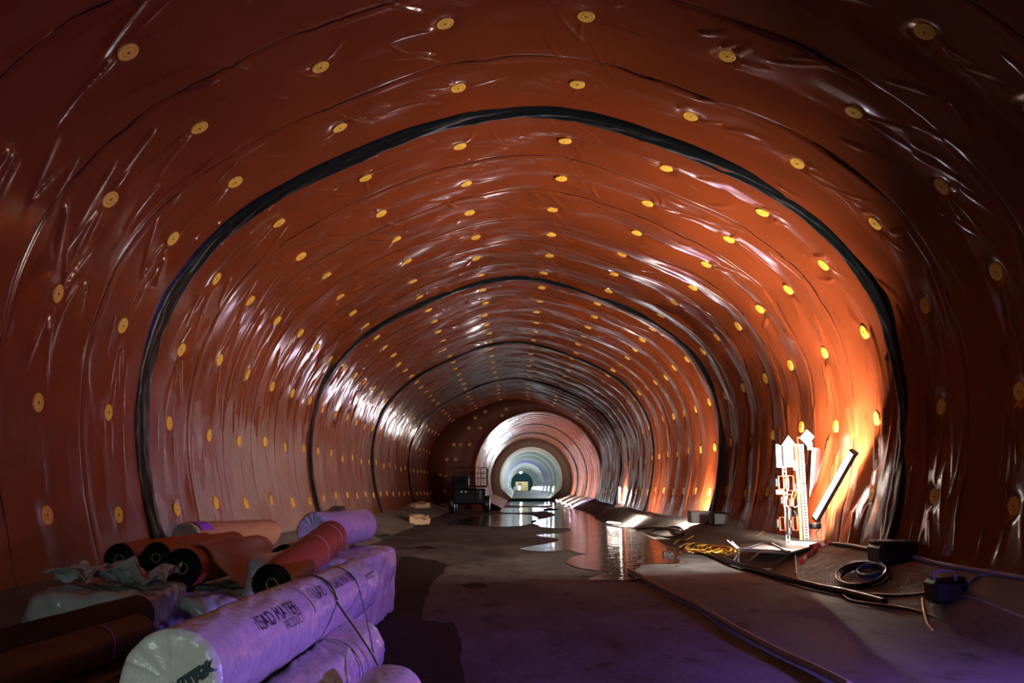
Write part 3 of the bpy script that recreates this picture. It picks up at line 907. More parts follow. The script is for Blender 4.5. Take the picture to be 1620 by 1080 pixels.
def wrapped_roll(p0, p1, r, label, group=None, wr=.006, seed=0, name='wrapped_roll', body='film', end='film_end'):
    p0, p1 = Vector(p0), Vector(p1)
    root = empty(name, (p0 + p1) / 2 - Vector((0, 0, r)), label, 'roll', group)
    P, fr = roll_body(p0, p1, r, wr, seed)
    n = P.shape[0]
    me = grid_mesh('body', P[4:n - 4], closed=True)
    link('body', me, M[body], root)
    for sl, rows in ((slice(0, 5), 5), (slice(n - 5, n), 5)):
        me = grid_mesh('end_cover', P[sl], closed=True)
        import bmesh
        bm = bmesh.new(); bm.from_mesh(me); bm.verts.ensure_lookup_table()
        na = P.shape[1]
        bm.faces.new([bm.verts[i] for i in (range(na) if sl.start == 0 else range(4 * na, 5 * na))])
        bmesh.ops.recalc_face_normals(bm, faces=bm.faces[:]); bm.to_mesh(me); bm.free()
        link('end_cover', me, M[end], root)
    return root, p0, fr
def tape_ring(root, p0, fr, r, t, width, material, a0=0, a1=2 * math.pi, name='tape', slope=0):
    d, u, w, L = fr
    a = np.linspace(a0, a1, 60); q = np.linspace(-.5, .5, 3)
    P = np.zeros((60, 3, 3))
    for i, aa in enumerate(a):
        for j, qq in enumerate(q):
            P[i, j] = p0 + d * (t + qq * width + slope * (aa - a0)) + (u * math.cos(aa) + w * math.sin(aa)) * (r + .011)
    return link(name, grid_mesh(name, P), material, root)

RW = .235
A0, A1 = at(268, 1078, 3.95), at(560, 933, 7.65)
A1.z = A0.z = .62
G1 = 'white film wrapped rolls in the front pile'
r1, p, fr1 = wrapped_roll(A0, A1, RW, 'white film wrapped roll topmost in front pile, with dark print', G1, .007, 100)
text_on_roll(r1, p, fr1, RW, 'ISAD MATER', .62, .55, .125, M['print'])
text_on_roll(r1, p, fr1, RW, 'PRODUCT', .98, .30, .075, M['print'])
text_on_roll(r1, p, fr1, RW, 'ISAD', 1.75, .62, .125, M['print'])
text_on_roll(r1, p, fr1, RW, 'ISAD MATER', 2.25, .66, .12, M['print'])
text_on_roll(r1, p, fr1, RW, 'PRODUCT', 3.2, .45, .075, M['print'])
d_, u_, w_, L_ = fr1
rt = (u_ * .84 + w_ * .54).normalized(); upv = (w_ * .84 - u_ * .54).normalized()
text_on_end(r1, A0 - d_ * .060 + u_ * .140 + w_ * .022, rt, upv, 'YITEX', .070, M['printgreen'])
tape_ring(r1, p, fr1, RW, 1.62, .025, M['tape'], .35, 2.2)
B0_, B1_ = Vector((A0.x + .46, 3.6, .245)), Vector((A0.x + .60, 6.75, .245))
B0_ = Vector((A0.x + .335, 3.5, .245)); B1_ = Vector((-1.19, 6.75, .25))
r2, p, fr2 = wrapped_roll(B0_, B1_, RW, 'white film wrapped roll lying under the topmost roll, its right end showing', G1, .012, 120)
tape_ring(r2, p, fr2, RW, 2.45, .02, M['tape'], -.3, 1.9)
tape_ring(r2, p, fr2, RW, 2.2, .03, M['greenstrap'], 0, 1.9, 'strap', .06)
C0, C1 = Vector((-.80, 2.6, .235)), Vector((-.70, 5.15, .235))
r3, p, fr3 = wrapped_roll(C0, C1, RW, 'white film wrapped roll on the floor at the right of the front pile', G1, .004, 140)
D0, D1 = Vector((-1.95, 3.8, .235)), Vector((-1.82, 7.4, .235))
r4, p, fr4 = wrapped_roll(D0, D1, RW, 'white film wrapped roll at the left underneath the topmost roll', G1, .006, 160)

def strap_over(name, t, mat_, label, seq, wd=.016, lift=.014):
    """strap laid over the topmost roll and hanging down across the lower ones"""
    d, u, w, L = fr1
    pts = []
    for a in np.linspace(2.35, .25, 22):
        pts.append(A0 + d * (t + (2.35 - a) * seq[0]) + (u * math.cos(a) + w * math.sin(a)) * (RW + lift))
    for q in seq[1:]:
        pts.append(Vector(q))
    pts = smooth_path(pts, 4)
    n = len(pts)
    P = np.zeros((n, 2, 3)); 
    for i, q in enumerate(pts):
        P[i, 0] = q - d * wd; P[i, 1] = q + d * wd
    me = grid_mesh(name, P)
    o = link(name, me, mat_)
    md = o.modifiers.new('t', 'SOLIDIFY'); md.thickness = .004
    return tag(o, label, 'strap')
strap_over('strap', 2.35, M['greenstrap'], 'dark green strap running over the topmost wrapped roll down to the floor', [-.10, at(590, 1035, 5.45), at(612, 1090, 5.2)], .022)
strap_over('strap', 2.95, M['blackstrap'], 'thin black strap looped over the far half of the topmost wrapped roll', [-.05, at(585, 1000, 6.05), at(593, 1045, 5.9)], .009)

# lumpy film-wrapped bundles
def bundle(c, size, label, material, seed, name='wrapped_bundle', rz=0.0, amp=.035, sag=.25, cat='bundle', k=6.0):
    """box of goods under shrink film: rounded, creased, sagging between corners"""
    n = 34
    me = bpy.data.meshes.new(name)
    import bmesh
    bm = bmesh.new()
    bmesh.ops.create_cube(bm, size=2)
    bmesh.ops.subdivide_edges(bm, edges=bm.edges[:], cuts=n, use_grid_fill=True)
    V = np.array([v.co[:] for v in bm.verts])
    nn = (np.abs(V) ** k).sum(1) ** (1 / k)
    V = V / nn[:, None] * .98
    S = np.array(size) / 2
    W = V * S
    f = .55 * vnoise(W[:, 0] * 5 + W[:, 2] * 6, W[:, 1] * 5 + W[:, 2] * 2, seed) + .35 * vnoise(W[:, 0] * 12 + W[:, 2] * 5, W[:, 1] * 12 - W[:, 2] * 6, seed + 1) + .55 * np.abs(vnoise((W[:, 0] + W[:, 1]) * 9, W[:, 2] * 2.2 + W[:, 0], seed + 2))
    dirn = V / np.linalg.norm(V, axis=1)[:, None]
    W = W + dirn * (amp * (f - .2))[:, None]
    W[:, 2] = np.maximum(W[:, 2], -S[2])
    for v, q in zip(bm.verts, W): v.co = q
    bm.to_mesh(me); bm.free()
    ca, sa = math.cos(rz), math.sin(rz)
    me.transform(Matrix.Translation(Vector(c)) @ Matrix.Rotation(rz, 4, 'Z'))
    root = empty(name, Vector(c) - Vector((0, 0, size[2] / 2)), label, cat)
    link('film_wrapping', me, material, root)
    return root
bp_ = bundle((-2.02, 9.55, .40), (1.25, 1.9, .79), 'violet lit film wrapped bundle behind the topmost front roll', M['film'], 200, rz=-.05, amp=.045, k=16.0)
V0, V1 = at(505, 850, 8.95), at(562, 842, 10.1)
V0.z = .79 + .215; V1.z = .79 + .20
rv, p, frv = wrapped_roll(Vector((-2.15, 9.3, 1.02)), Vector((-1.83, 10.6, 1.02)), .205, 'short violet lit wrapped roll on top of the film wrapped bundle', None, .005, 220)
text_on_roll(rv, p, frv, .205, 'KLMEE', .15, 1.15, .14, M['print'])

bundle((-3.75, 8.05, .385), (1.15, 1.15, .40), 'grey clear film bundle with a crumpled flap at far left of the pile', M['clearfilm'], 240, rz=.05, amp=.06)
bundle((-3.15, 9.35, .215), (.92, 1.9, .43), 'low clear film bundle under the orange membrane rolls', M['clearfilm'], 260, amp=.05)
bundle((-4.07, 9.7, .36), (.85, 1.9, .42), 'clear film bundle behind the crumpled flap beneath two membrane rolls', M['clearfilm'], 280, amp=.05)
bundle((-3.05, 5.8, .15), (.9, 2.6, .30), 'dark wrapped bundle beneath the black roll at the left edge', M['rolldark'], 300, amp=.03)

# crumpled loose film flap
def flap(corners, n, amp, seed, name, material, label, cat):
    c = [Vector(x) for x in corners]
    g = np.linspace(0, 1, n)
    P = np.zeros((n, n, 3))
    for i, a in enumerate(g):
        for j, b_ in enumerate(g):
            P[i, j] = (c[0] * (1 - a) * (1 - b_) + c[1] * a * (1 - b_) + c[2] * a * b_ + c[3] * (1 - a) * b_)
    A, B_ = np.meshgrid(g, g, indexing='ij')
    P[..., 2] += amp * (np.abs(vnoise(A * 4 + B_ * 2, B_ * 3, seed)) * 1.3 + .5 * np.abs(vnoise(A * 9 - B_ * 4, B_ * 8, seed + 1)))
    P[..., 1] += amp * .6 * vnoise(A * 6, B_ * 6, seed + 2)
    o = link(name, grid_mesh(name, P), material)
    o.modifiers.new('t', 'SOLIDIFY').thickness = .004
    return tag(o, label, cat)
flap([(-4.28, 7.85, .60), (-3.2, 7.85, .60), (-3.3, 8.55, .60), (-4.25, 8.55, .60)], 40, .14, 320, 'plastic_film', M['clearfilm'], 'crumpled loose white film lying on the far left bundle', 'film')

def membrane_roll(p0, p1, r, label, group, mat_='rollorange', seed=0, cut_tape=None, core=True):
    p0, p1 = Vector(p0), Vector(p1)
    d, u, w = frame_of(p0, p1); L = (p1 - p0).length
    root = empty('membrane_roll', (p0 + p1) / 2 - Vector((0, 0, r)), label, 'roll', group)
    na, n = 64, 50
    a = np.linspace(0, 2 * np.pi, na, endpoint=False); t = np.linspace(0, L, n)
    A, T = np.meshgrid(a, t)
    Rr = r + .004 * vnoise(A * 1.5, T * 3, seed) - .012 * np.clip(1 - T / .03, 0, 1) * 0
    P = np.zeros(A.shape + (3,))
    for k in range(3): P[..., k] = p0[k] + d[k] * T + Rr * (u[k] * np.cos(A) + w[k] * np.sin(A))
    link('body', grid_mesh('body', P, closed=True), M[mat_], root)
    for q, sgn in ((p0, 1), (p1, -1)):       # wound end: shallow spiral rings and a hollow core
        pr = [(r * .999, .0), (r * .985, .004)]
        for i in range(7):
            rr = r * (.94 - .095 * i)
            pr += [(rr, .004), (rr - .004, .012), (rr - .008, .004)]
        pr += [(r * .30, .006), (r * .30, .25)]
        MB().lathe(q, d * sgn, pr, 40).build('wound_end', M['black'], root)
        MB().lathe(q, d * sgn, [(r * .29, .012), (0, .012)], 30).build('shade_disc', M['black'], root)  # black disc standing in for the shade inside the core
        MB().lathe(q, d * sgn, [(r * .30, .2), (r * .30, -.006), (r * .26, -.008), (r * .25, .2)], 30).build('core', M['core'], root)
    if cut_tape:
        for tt, wd, m_ in cut_tape: tape_ring(root, p0, (d, u, w, L), r - .006, tt, wd, m_)
    return root, (d, u, w, L), p0
G2 = 'orange membrane rolls behind the front pile'
def rollz(x0, y0, z, L, dx=.06): return (x0, y0, z), (x0 + dx * L, y0 + L, z)
membrane_roll(*rollz(-4.12, 9.0, .745, 2.1), .165, 'orange membrane roll with black end, leftmost of three side by side', G2, seed=400)
membrane_roll(*rollz(-3.75, 9.05, .755, 2.1), .165, 'orange membrane roll with black end, middle of three side by side', G2, seed=401)
m3, fr3_, p3 = membrane_roll(*rollz(-3.35, 8.75, .675, 2.2), .20, 'orange membrane roll with pale core ring and loose flap, right of three', G2, seed=402)
# loose flap peeling off the third roll
d, u, w, L = fr3_
P = np.zeros((40, 30, 3))
for i, t in enumerate(np.linspace(.25, L - .1, 40)):
    for j, q in enumerate(np.linspace(0, 1, 30)):
        ang = 1.75 - 1.5 * min(q / .55, 1)
        out = max(0, q - .55) * 1.0
        base = p3 + d * t + (u * math.cos(ang) + w * math.sin(ang)) * (.212 + .02 * q)
        base += u * out * .75 - w * out * (.35 + .25 * (1 - t / L)) + w * .03 * math.sin(t * 5 + q * 4) * q
        P[i, j] = base
o = link('loose_flap', grid_mesh('loose_flap', P), M['rollorange'], m3)
o.modifiers.new('t', 'SOLIDIFY').thickness = .006
membrane_roll(*rollz(-2.72, 10.35, .62, 2.2, .08), .19, 'brown membrane roll with a pale band behind the loose flap', G2, 'rollbrown', 403, [(1.35, .10, M['tape']), (1.55, .02, M['blackstrap'])])
# the stripy tube roll resting between bundle and topmost roll
q0, q1 = at(430, 924, 7.3), at(523, 856, 8.95)
q1.z = max(q1.z, .975)
membrane_roll(q0, q1, .175, 'reddish membrane tube with pale rings leaning across the violet bundle', None, 'rollorange', 404, [(.62, .02, M['rollbrown']), (1.05, .02, M['tape']), (1.5, .02, M['tape'])], core=False)
# white ended roll at the left wall
rw, p, frw = wrapped_roll(Vector((-5.03, 13.2, .70)), Vector((-4.62, 16.3, .62)), .25, 'brown wrapped roll with white end and violet tape by the left wall', None, .006, 420, body='rollbrown')
tape_ring(rw, p, frw, .25, .28, .42, M['violettape'], .55, 1.6, 'tape')
text_on_end(rw, Vector((-5.16, 13.14, .60)), Vector((.8, 0, .6)), Vector((-.6, 0, .8)), 'YITEX', .09, M['printgreen'])
# dark rolls at the lower left
membrane_roll((-3.32, 4.2, .45), (-3.03, 7.0, .47), .16, 'black felt roll at left edge in front of the clear film bundle', None, 'black', 430)
membrane_roll((-2.98, 3.9, .43), (-2.73, 6.35, .44), .135, 'dark brown membrane roll with a violet ring in front of the black roll', None, 'rolldark', 431, [(1.95, .02, M['violettape'])])
membrane_roll((-2.52, 3.9, .165), (-2.42, 6.1, .165), .15, 'dark membrane roll low down between pile and left edge', None, 'rolldark', 432)
# off-cut of timber between the rolls
b = MB().poly([at(397, 913, 8.15), at(424, 912, 8.15), at(412, 934, 8.15), at(401, 934, 8.15)], .12)
tag(b.build('wooden_wedge', M['wood']), 'pale wooden wedge in the dark gap between membrane rolls', 'wood')

# ------------------------------------------------------------------ rubbish and boxes on the left bench
def crumple(c, size, label, material, seed, name, cat, rz=0):
    me = bpy.data.meshes.new(name)
    import bmesh
    bm = bmesh.new(); bmesh.ops.create_cube(bm, size=1)
    bmesh.ops.subdivide_edges(bm, edges=bm.edges[:], cuts=7, use_grid_fill=True)
    V = np.array([v.co[:] for v in bm.verts]) * np.array(size)
    k = 5.0 / max(size)
    V += .16 * min(size) * np.stack([vnoise(V[:, 0] * k + V[:, 2] * k, V[:, 1] * k + q * 3 + V[:, 2] * k, seed + q) for q in range(3)], 1)
    top = V[:, 2] > size[2] * .2
    V[top, 2] += (.5 * size[2] * vnoise(V[:, 0] * k * .7, V[:, 1] * k * .7, seed + 9))[top]
    V[:, 2] = np.maximum(V[:, 2], -size[2] / 2)
    for v, q in zip(bm.verts, V): v.co = q
    bm.to_mesh(me); bm.free()
    me.transform(Matrix.Translation(Vector(c)) @ Matrix.Rotation(rz, 4, 'Z'))
    return tag(link(name, me, material, smooth=False), label, cat)
def bench_point(px, py, side):
    for d in np.arange(6, 57, .1):
        p = at(px, py, d)
        if p.z <= bench_z(p.x): return p
    return p
q = bench_point(661, 829, -1); crumple(q + Vector((0, 0, .13)), (.85, .7, .28), 'crumpled brown cardboard box at the edge of the left bench', M['card'], 500, 'cardboard_box', 'box', .3)
q = bench_point(657, 803, -1); crumple(q + Vector((.1, 0, .12)), (1.0, .9, .26), 'torn cardboard lying behind the crumpled box near the left wall', M['card'], 510, 'cardboard', 'cardboard', .8)
q = bench_point(527, 823, -1) + Vector((.12, 0, -.02)); b = MB().box(q + Vector((0, 0, .22)), (.42, .35, .46), None, .02); o = b.build('small_box', M['rag']); tag(o, 'small dark box standing against the foot of the left wall', 'box')
MB().box(q + Vector((.02, -.185, .22)), (.18, .012, .05)).build('label_strip', M['whitepaint'], o)
q = on_floor(605, 852); crumple(q + Vector((-.1, 0, .05)), (.7, .35, .12), 'dark heap of rubbish at the foot of the left bench', M['rag'], 520, 'rubbish', 'rubbish')

# ------------------------------------------------------------------ dark work machine by the end wall
def machine():
    y = 50.5
    base = Vector((-2.35, y, 0))
    root = empty('work_platform', base, 'dark mobile work platform with railings parked before the inner tunnel', 'machine')
    MB().box(base + Vector((0.1, 0, .95)), (1.9, 3.2, .9), None, .08).build('chassis', M['machine'], root)
    for sx_ in (-.95, 1.1):
        for sy in (-1.1, 1.1):
            MB().lathe(base + Vector((sx_ - .16, sy, .5)), (1, 0, 0), [(0, 0), (.3, 0), (.48, .03), (.5, .1), (.5, .25), (.48, .32), (.3, .34), (0, .34)], 24).build('wheel', M['blackplastic'], root)
    MB().box(base + Vector((-.5, 0, 1.75)), (1.0, 1.2, .8), None, .06).build('cab', M['machine'], root)
    MB().box(base + Vector((-.5, -.62, 1.85)), (.75, .02, .4)).build('windscreen', M['glass'], root)
    pl = MB().box(base + Vector((.15, -.1, 1.52)), (1.95, 2.2, .10), None, .01).build('platform', M['machine'], root)
    ra = MB()
    for x in (-.80, -.2, .4, .75, 1.1):
        ra.tube([base + Vector((x, -1.15, 1.55)), base + Vector((x, -1.15, 2.62))], .025, 6)
    for z in (2.0, 2.3, 2.62):
        ra.tube([base + Vector((-.8, -1.15, z)), base + Vector((1.1, -1.15, z))], .025, 6)
        ra.tube([base + Vector((1.1, -1.15, z)), base + Vector((1.1, .95, z))], .025, 6)
    ra.tube([base + Vector((1.1, .95, 1.55)), base + Vector((1.1, .95, 2.62))], .025, 6)
    ra.build('railing', M['machine'], root)
    for x in (-.35, -.1): MB().cyl(base + Vector((x, -1.62, 1.22)), base + Vector((x, -1.68, 1.22)), .05, n=12).build('headlamp', M['galv'], root)
    MB().box(base + Vector((.75, -1.62, 1.05)), (.12, .04, .5), None, .01).build('reflector', M['whitepaint'], root)
machine()

# ------------------------------------------------------------------ far end of the concrete tunnel
q = at(825.5, 768, 230)
root = empty('truck', Vector((q.x, 230, .28)), 'tan fronted vehicle at the far end of the concrete tunnel', 'vehicle')
MB().box((q.x, 231.5, 1.65), (3.5, 3, 2.6), None, .08).build('body', M['tan'], root)
MB().box((q.x - .1, 230, 3.15), (3.6, .3, .22), None, .02).build('roof_bar', M['machine'], root)
MB().box((q.x - .6, 229.98, 1.5), (1.1, .06, 2.1), None, .05).build('windscreen', M['glass'], root)
for s_ in (-1.3, 1.3):
    MB().lathe((q.x + s_ - .15, 230.6, .65), (1, 0, 0), [(0, 0), (.36, 0), (.38, .04), (.38, .26), (.36, .3), (0, .3)], 20).build('wheel', M['blackplastic'], root)
q = at(814.5, 772, 215); root = empty('white_cabinet', Vector((q.x, 215, .28)), 'small white cabinet at far left of the tan vehicle', 'cabinet')
MB().box((q.x, 215, .95), (.75, .6, 1.3), None, .03).build('body', M['whitepaint'], root)
MB().box((q.x, 214.68, 1.0), (.6, .02, 1.05)).build('door', M['galv'], root)

# ------------------------------------------------------------------ survey posts on the right bench
def posts():
    d = 16.0
    def q(px, py, dd=d): return at(px, py, dd)
    g = bench_z(q(1277, 848).x)
    # tall perforated galvanised post
    p0, p1 = q(1276, 846), q(1274, 702)
    p0.z = g - .01
    root = empty('galvanised_post', p0, 'tall perforated galvanised post with a white diamond plate on top', 'post')
    b = MB()
    n = 34
    L = p1.z - p0.z
    for k in range(n):                                       # perforated angle: rungs between two edge strips
        z = p0.z + L * (k + .5) / n
        b.box((p0.x, d, z), (.075, .006, L / n * .62))
    for s_ in (-.036, .036): b.box((p0.x + s_, d, p0.z + L / 2), (.018, .008, L))
    b.box((p0.x - .045, d + .03, p0.z + L / 2), (.006, .06, L))
    b.build('upright', M['whitepaint'], root)
    c = q(1277, 693, d - .08)
    MB().poly([c + Vector((0, 0, .165)), c + Vector((-.14, 0, .01)), c + Vector((-.01, 0, -.145)), c + Vector((.14, 0, .03))], .02).build('diamond_plate', M['whitesheet'], root)
    MB().box(q(1281, 705, d - .02), (.10, .03, .16), None, .005).build('backing_plate', M['whitepaint'], root)
    MB().box(q(1266, 692), (.12, .02, .03)).box(q(1262, 702), (.018, .02, .22)).build('bracket', M['orangeplastic'], root)
    MB().cyl((p0.x - .085, d + .06, p0.z), (p0.x - .085, d + .06, p0.z + L), .028, n=12).build('conduit', M['yellowcable'], root)
    # grey spare batten leaning behind
    a, b_ = q(1280, 840, d + .25), q(1288, 708, d + .35); a.z = bench_z(a.x) + .01
    root2 = empty('batten', a, 'grey unlit batten leaning behind the tall galvanised post', 'batten')
    ax = (b_ - a).normalized(); sd = ax.cross(Vector((0, 1, 0))).normalized()
    MB().box((a + b_) / 2, (.085, .05, (b_ - a).length), (sd, ax.cross(sd), ax), .01).build('housing', M['greyplastic'], root2)
    MB().box((a + b_) / 2 + Vector((-.0, -.03, 0)), (.05, .015, (b_ - a).length * .94), (sd, ax.cross(sd), ax), .004).build('cover', M['whitepaint'], root2)
    # second post carrying boxes and plug reels
    p0 = q(1246, 838); p0.z = bench_z(p0.x) - .01
    root = empty('cable_post', p0, 'short post carrying a white roofed box and orange cable brackets', 'post')
    top = q(1246, 690).z
    b = MB()
    for s_ in (-.03, .03): b.box((p0.x + s_, d, (p0.z + top) / 2), (.014, .01, top - p0.z))
    n = 26
    for k in range(n): b.box((p0.x, d, p0.z + (top - p0.z) * (k + .5) / n), (.06, .008, .02))
    b.build('upright', M['galv'], root)
    c = q(1240, 720)
    bx = MB().box(c + Vector((.03, -.12, 0)), (.19, .16, .46), None, .012).build('white_box', M['whitepaint'], root)
    MB().box(c + Vector((-.12, -.05, -.01)), (.11, .10, .44), None, .01).build('side_panel', M['greyplastic'], root)
    h = q(1241, 698)
    MB().poly([h + Vector((-.145, -.16, -.09)), h + Vector((.145, -.16, -.09)), h + Vector((0, -.16, .10))], .16).build('roof', M['whitepaint'], root)
    MB().poly([h + Vector((-.05, -.25, -.07)), h + Vector((.055, -.25, -.07)), h + Vector((.0, -.25, .03))], .01).build('roof_opening', M['blackplastic'], root)
    MB().box(q(1258, 736, d - .1), (.095, .08, .18), None, .008).build('small_box', M['whitepaint'], root)
    for (px, py, w, hh) in ((1236, 763, .10, .24), (1251, 764, .11, .28), (1246, 791, .15, .22), (1238, 828, .10, .24), (1258, 828, .09, .24)):
        c = q(px, py, d - .12)
        pts = [c + Vector((-w / 2, 0, -hh / 2)), c + Vector((-w / 2, 0, hh / 2)), c + Vector((w / 2, 0, hh / 2)), c + Vector((w / 2, 0, -hh / 2))]
        MB().tube(pts, .018, 8, True).build('cable_bracket', M['orangeplastic'], root)
        MB().box(c + Vector((-.06, .07, 0)), (w * .9, .10, hh * .7), None, .02).build('cable_coil', M['blackplastic'], root)
    MB().box(q(1252, 794, d - .10), (.10, .05, .16), None, .02).build('orange_plug', M['orangeplastic'], root)
    MB().box(q(1263, 770, d - .10), (.06, .06, .27), None, .012).build('amber_box', M['yellowcable'], root)
    MB().box(q(1233, 778, d - .10), (.14, .08, .09), None, .01).build('socket', M['greyplastic'], root)
    MB().cyl(q(1248, 845, d - .02), q(1248, 803, d - .02), .05, n=12).build('black_conduit', M['blackplastic'], root)
    loop = [q(1258 + 5 * math.sin(t) * (1.2 - math.cos(t) * .2), 788 - 14 * math.cos(t) - (8 if abs(t - math.pi * 2) < .1 else 0), d - .16) for t in np.linspace(0, 2 * math.pi, 20)]
    MB().tube([q(1257, 765, d - .14)] + loop, .008, 6).build('cable_loop', M['whitepaint'], root)
    MB().tube(smooth_path([q(1256, 808, d - .12), q(1262, 818, d - .12), q(1266, 830, d - .1), q(1260, 840, d - .1)], 5), .01, 6).build('cable', M['blackcable'], root)
posts()

# ------------------------------------------------------------------ overturned white sheet on a folding frame
def sheet_frame():
    A, B_, C_, D_ = at(1170, 871, 17.0), at(1226, 853, 17.3), at(1312, 858, 14.9), at(1249, 876, 15.0)
    root = empty('folding_rack', Vector(((A.x + D_.x) / 2, 16, 0.1)), 'white sheet on a steel folding frame lying on the right bench', 'rack')
    # slightly sagging sheet
    n = 16; P = np.zeros((n, n, 3))
    for i, a in enumerate(np.linspace(0, 1, n)):
        for j, c in enumerate(np.linspace(0, 1, n)):
            p = A * (1 - a) * (1 - c) + B_ * (1 - a) * c + C_ * a * c + D_ * a * (1 - c)
            P[i, j] = p; P[i, j, 2] -= .05 * math.sin(math.pi * a) * math.sin(math.pi * c)
    o = link('sheet', grid_mesh('sheet', P), M['whitesheet'], root); o.modifiers.new('t', 'SOLIDIFY').thickness = .008
    up = Vector((0, 0, .03))
    for a, b_ in ((A, D_), (D_, C_), (C_, B_), (B_, A)):
        MB().tube([a + up * .3, b_ + up * .3], .022, 8).build('rail', M['steel'], root)
    MB().tube([A + Vector((-.06, 0, .04)), D_ + Vector((0, -.05, .05))], .016, 8).build('rail', M['steel'], root)
    for (p, px, py, dd) in ((A, 1150, 854, 17.0), (A + Vector((.05, .1, 0)), 1157, 856, 17.1), (D_, 1221, 859, 15.2)):
        MB().tube([p, at(px, py, dd)], .02, 8).build('folded_arm', M['steel'], root)
    for (p, px, py) in ((A, 1157, 893), (A, 1167, 894), (D_, 1222, 897), (D_ + Vector((.02, .1, 0)), 1230, 893), (D_ + Vector((.1, 0, 0)), 1260, 908)):
        e = bench_point(px, py, 1)
        MB().tube([p, e + Vector((0, 0, .0))], .016, 8).build('leg', M['steel'], root)
    return root, A, B_, C_, D_
rk, A_, B__, C__, D__ = sheet_frame()
def stripes(p0, p1, wd, label):
    p0, p1 = Vector(p0), Vector(p1)
    root = empty('warning_tape', (p0 + p1) / 2, label, 'tape')
    ax = (p1 - p0) / 5; dirn = ax.normalized(); sd = Vector((.5, .2, .85)); sd = (sd - dirn * sd.dot(dirn)).normalized()
    for k in range(5):
        MB().box(p0 + ax * (k + .5), (ax.length, wd, .012), (dirn, sd, dirn.cross(sd))).build('red_stripe' if k % 2 == 0 else 'white_stripe', M['red'] if k % 2 == 0 else M['whitesheet'], root)
stripes(at(1310, 857, 14.75), at(1281, 866, 14.75), .09, 'red and white tape wound on the near corner of the white sheet')
stripes(at(1292, 868, 14.6), bench_point(1266, 893, 1) + Vector((0, 0, .04)), .08, 'red and white strip hanging under the white sheet near its corner')
stripes(at(1203, 872, 16.0), bench_point(1188, 888, 1) + Vector((0, 0, .05)), .07, 'red and white strip beneath the middle of the white sheet')

# ------------------------------------------------------------------ cables, hoses and boxes on the right
def ground(px, py, lift=.0):
    p = on_floor(px, py)
    if bench_z(p.x) > 0: p = bench_point(px, py, 1)
    return p + Vector((0, 0, lift))
def cable(px, r, material, label, name='cable', lift=None, extra=None, cat='cable'):
    pts = [ground(x, y, (r if lift is None else lift) + .012) for x, y in px]
    return tag(MB().tube(smooth_path(pts, 8), r, 8).build(name, material), label, cat)
hs = [(994, 905), (1012, 915), (1040, 931), (1075, 950), (1103, 962), (1122, 975), (1150, 993), (1190, 1016), (1240, 1043), (1290, 1066), (1345, 1095)]
cable(hs, .035, M['hose'], 'long thick hose running from the puddle across the floor to the lower right', 'hose', cat='hose')
for i in range(4):
    px = []
    for k in range(46):
        t = k / 45
        a = 2 * math.pi * (2.6 + .3 * i) * t + 1.7 * i
        px.append((1094 + 66 * t + (13 + 3 * i) * math.cos(a), 870.5 + 6.5 * t + (4.2 + .6 * i) * math.sin(a) + 1.2 * math.sin(k * 1.3 + i)))
    pts = [ground(x, y, .03 + .022 * i) for x, y in px]
    zz = [sum(p.z for p in pts[max(0, q - 2):q + 3]) / len(pts[max(0, q - 2):q + 3]) for q in range(46)]
    for p, z in zip(pts, zz): p.z = z
    tag(MB().tube(smooth_path(pts, 4), .017, 7).build('yellow_cable', M['yellowcable']), 'yellow cable loops in the tangle at the toe of the right bench', 'cable', 'tangled yellow cables')
cable([(1066, 862), (1074, 856), (1086, 855), (1098, 849)], .018, M['yellowcable'], 'pale cable end curling behind the yellow tangle', 'yellow_cable')
cable([(1170, 866), (1185, 858), (1200, 848), (1212, 838)], .010, M['yellowcable'], 'thin orange cord running up the right bench behind the white sheet', 'cord')
cable([(1095, 868), (1130, 882), (1165, 897), (1205, 909), (1250, 923), (1300, 936), (1345, 945), (1400, 960)], .05, M['blackcable'], 'thick black cable bundle along the toe of the right bench')
cable([(1110, 874), (1150, 892), (1190, 903), (1240, 917), (1290, 929), (1350, 941)], .03, M['blackcable'], 'black cable beside the thick bundle along the bench toe')
cable([(1010, 838), (1030, 836), (1060, 838), (1080, 845), (1062, 852), (1040, 849), (1030, 843), (1070, 835), (1085, 848)], .03, M['blackcable'], 'tangle of black cable on the bench behind the puddle')
cable([(1318, 864), (1350, 868), (1390, 877), (1428, 886)], .035, M['blackcable'], 'dark pipe along the foot of the right wall past the lamp', 'pipe', cat='pipe')
cable([(1440, 884), (1480, 896), (1530, 906), (1580, 914), (1640, 925)], .035, M['bluecable'], 'bluish pipe along the foot of the right wall at the picture edge', 'pipe', cat='pipe')
cable([(1570, 912), (1548, 915), (1533, 926), (1521, 942)], .018, M['bluecable'], 'bluish cord dropping from the wall pipe to the black pump')
cable([(1521, 946), (1550, 953), (1590, 970), (1640, 990)], .018, M['bluecable'], 'bluish cord running from the black pump to the right edge')
cable([(1310, 930), (1360, 941), (1420, 946), (1470, 942), (1490, 938)], .02, M['blackcable'], 'black cord from the coil to the black pump')
cable([(1335, 945), (1350, 955), (1400, 962), (1440, 968), (1490, 985)], .02, M['blackcable'], 'black cord on the floor below the black pump')
cable([(1460, 950), (1462, 970), (1468, 990), (1475, 1000)], .016, M['yellowcable'], 'brownish cord hanging down in front of the black pump')
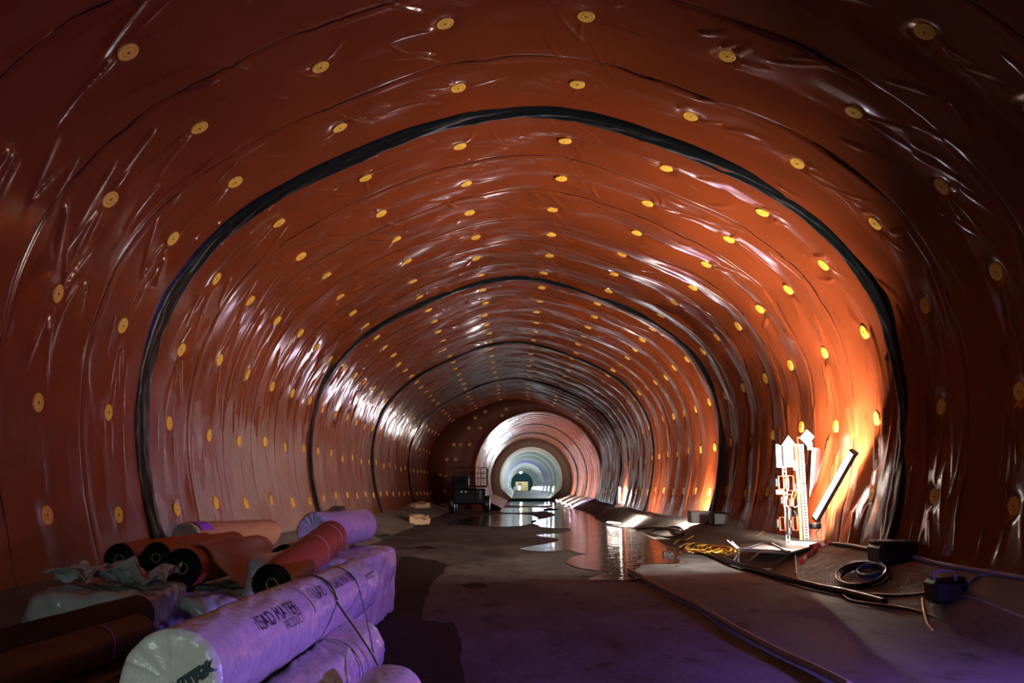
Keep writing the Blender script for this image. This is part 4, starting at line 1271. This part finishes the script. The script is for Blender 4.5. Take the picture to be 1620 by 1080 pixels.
def coil(px, py, rx, rz_, n, material, label, name):
    c = ground(px, py)
    sl = math.atan2(.40, .65)
    ux = Vector((math.cos(sl), 0, math.sin(sl))); uy = Vector((0, 1, 0)); uz = Vector((-math.sin(sl), 0, math.cos(sl)))
    pts = []
    rr = random.Random(7)
    N = n * 26
    for k in range(N):
        a = k / 26 * 2 * math.pi
        j = .06 * math.sin(k * .13 + px) + .05 * math.sin(k * .071)
        pts.append(c + ux * (rz_ * (1 + j) * math.cos(a)) + uy * (rx * (1 + j) * math.sin(a)) + uz * (.03 + .018 * (k / 26) ))
    return tag(MB().tube(pts, .017, 7).build(name, material), label, 'hose')
coil(1368, 916, .62, .26, 5, M['blackcable'], 'oval coil of black hose lying on the right bench', 'coiled_hose')
coil(1382, 909, .34, .15, 4, M['bluehose'], 'smaller coil of blue hose lying inside the black coil', 'coiled_hose')
# black pump box
c = ground(1495, 958)
root = empty('pump', c, 'black pump on the toe of the right bench with cords attached', 'pump')
MB().box(c + Vector((0, 0, .16)), (.34, .30, .26), None, .04).build('body', M['blackplastic'], root)
MB().cyl(c + Vector((-.1, 0, .22)), c + Vector((.24, .02, .24)), .09, n=18).build('motor', M['blackplastic'], root)
MB().tube(smooth_path([c + Vector((-.12, -.05, .27)), c + Vector((-.10, -.05, .38)), c + Vector((.1, -.05, .38)), c + Vector((.12, -.05, .27))], 6), .014, 8).build('handle', M['bluecable'], root)
# dark box and two sticks by the wall
c = bench_point(1462, 882, 1); c.y += .2; c.x += .0; c.x -= .10; c.z = bench_z(c.x - .45) - .02
root = empty('dark_crate', c, 'black lumpy crate against the foot of the right wall', 'crate')
MB().box(c + Vector((-.22, 0, .17)), (.62, .5, .30), None, .06).build('body', M['blackplastic'], root)
MB().box(c + Vector((-.22, 0, .335)), (.56, .44, .05), None, .02).build('lid', M['rag'], root)
for px0, px1, lab in ((1495, 1496, 'upright bluish stick beside the black crate, nearer the crate'), (1512, 1503, 'tilted bluish stick leaning at the foot of the right wall, beyond the upright one')):
    a = bench_point(px0, 895, 1); a.y += .1; e = at(px1, 862, a.y - .05)
    tag(MB().tube([a + Vector((0, 0, .0)), e], .014, 8).build('stick', M['bluecable']), lab, 'stick')
# boxes by the wall under the second band
c = bench_point(1122, 826, 1) + Vector((-.16, 0, -.02))
b = MB().box(c + Vector((-.1, 0, .17)), (.62, .5, .34), None, .03); tag(b.build('pale_box', M['greyplastic']), 'pale box standing at the foot of the right wall by the second black band', 'box')
c = bench_point(1140, 829, 1) + Vector((-.14, 0, -.02))
b = MB().box(c + Vector((.05, -.3, .18)), (.5, .5, .36), None, .05); tag(b.build('black_box', M['blackplastic']), 'black box next to the pale box at the foot of the right wall', 'box')
q = on_floor(1057, 879); crumple(q + Vector((0, 0, .04)), (.22, .12, .07), 'small dark lump lying in the puddle', M['rag'], 540, 'lump', 'debris')
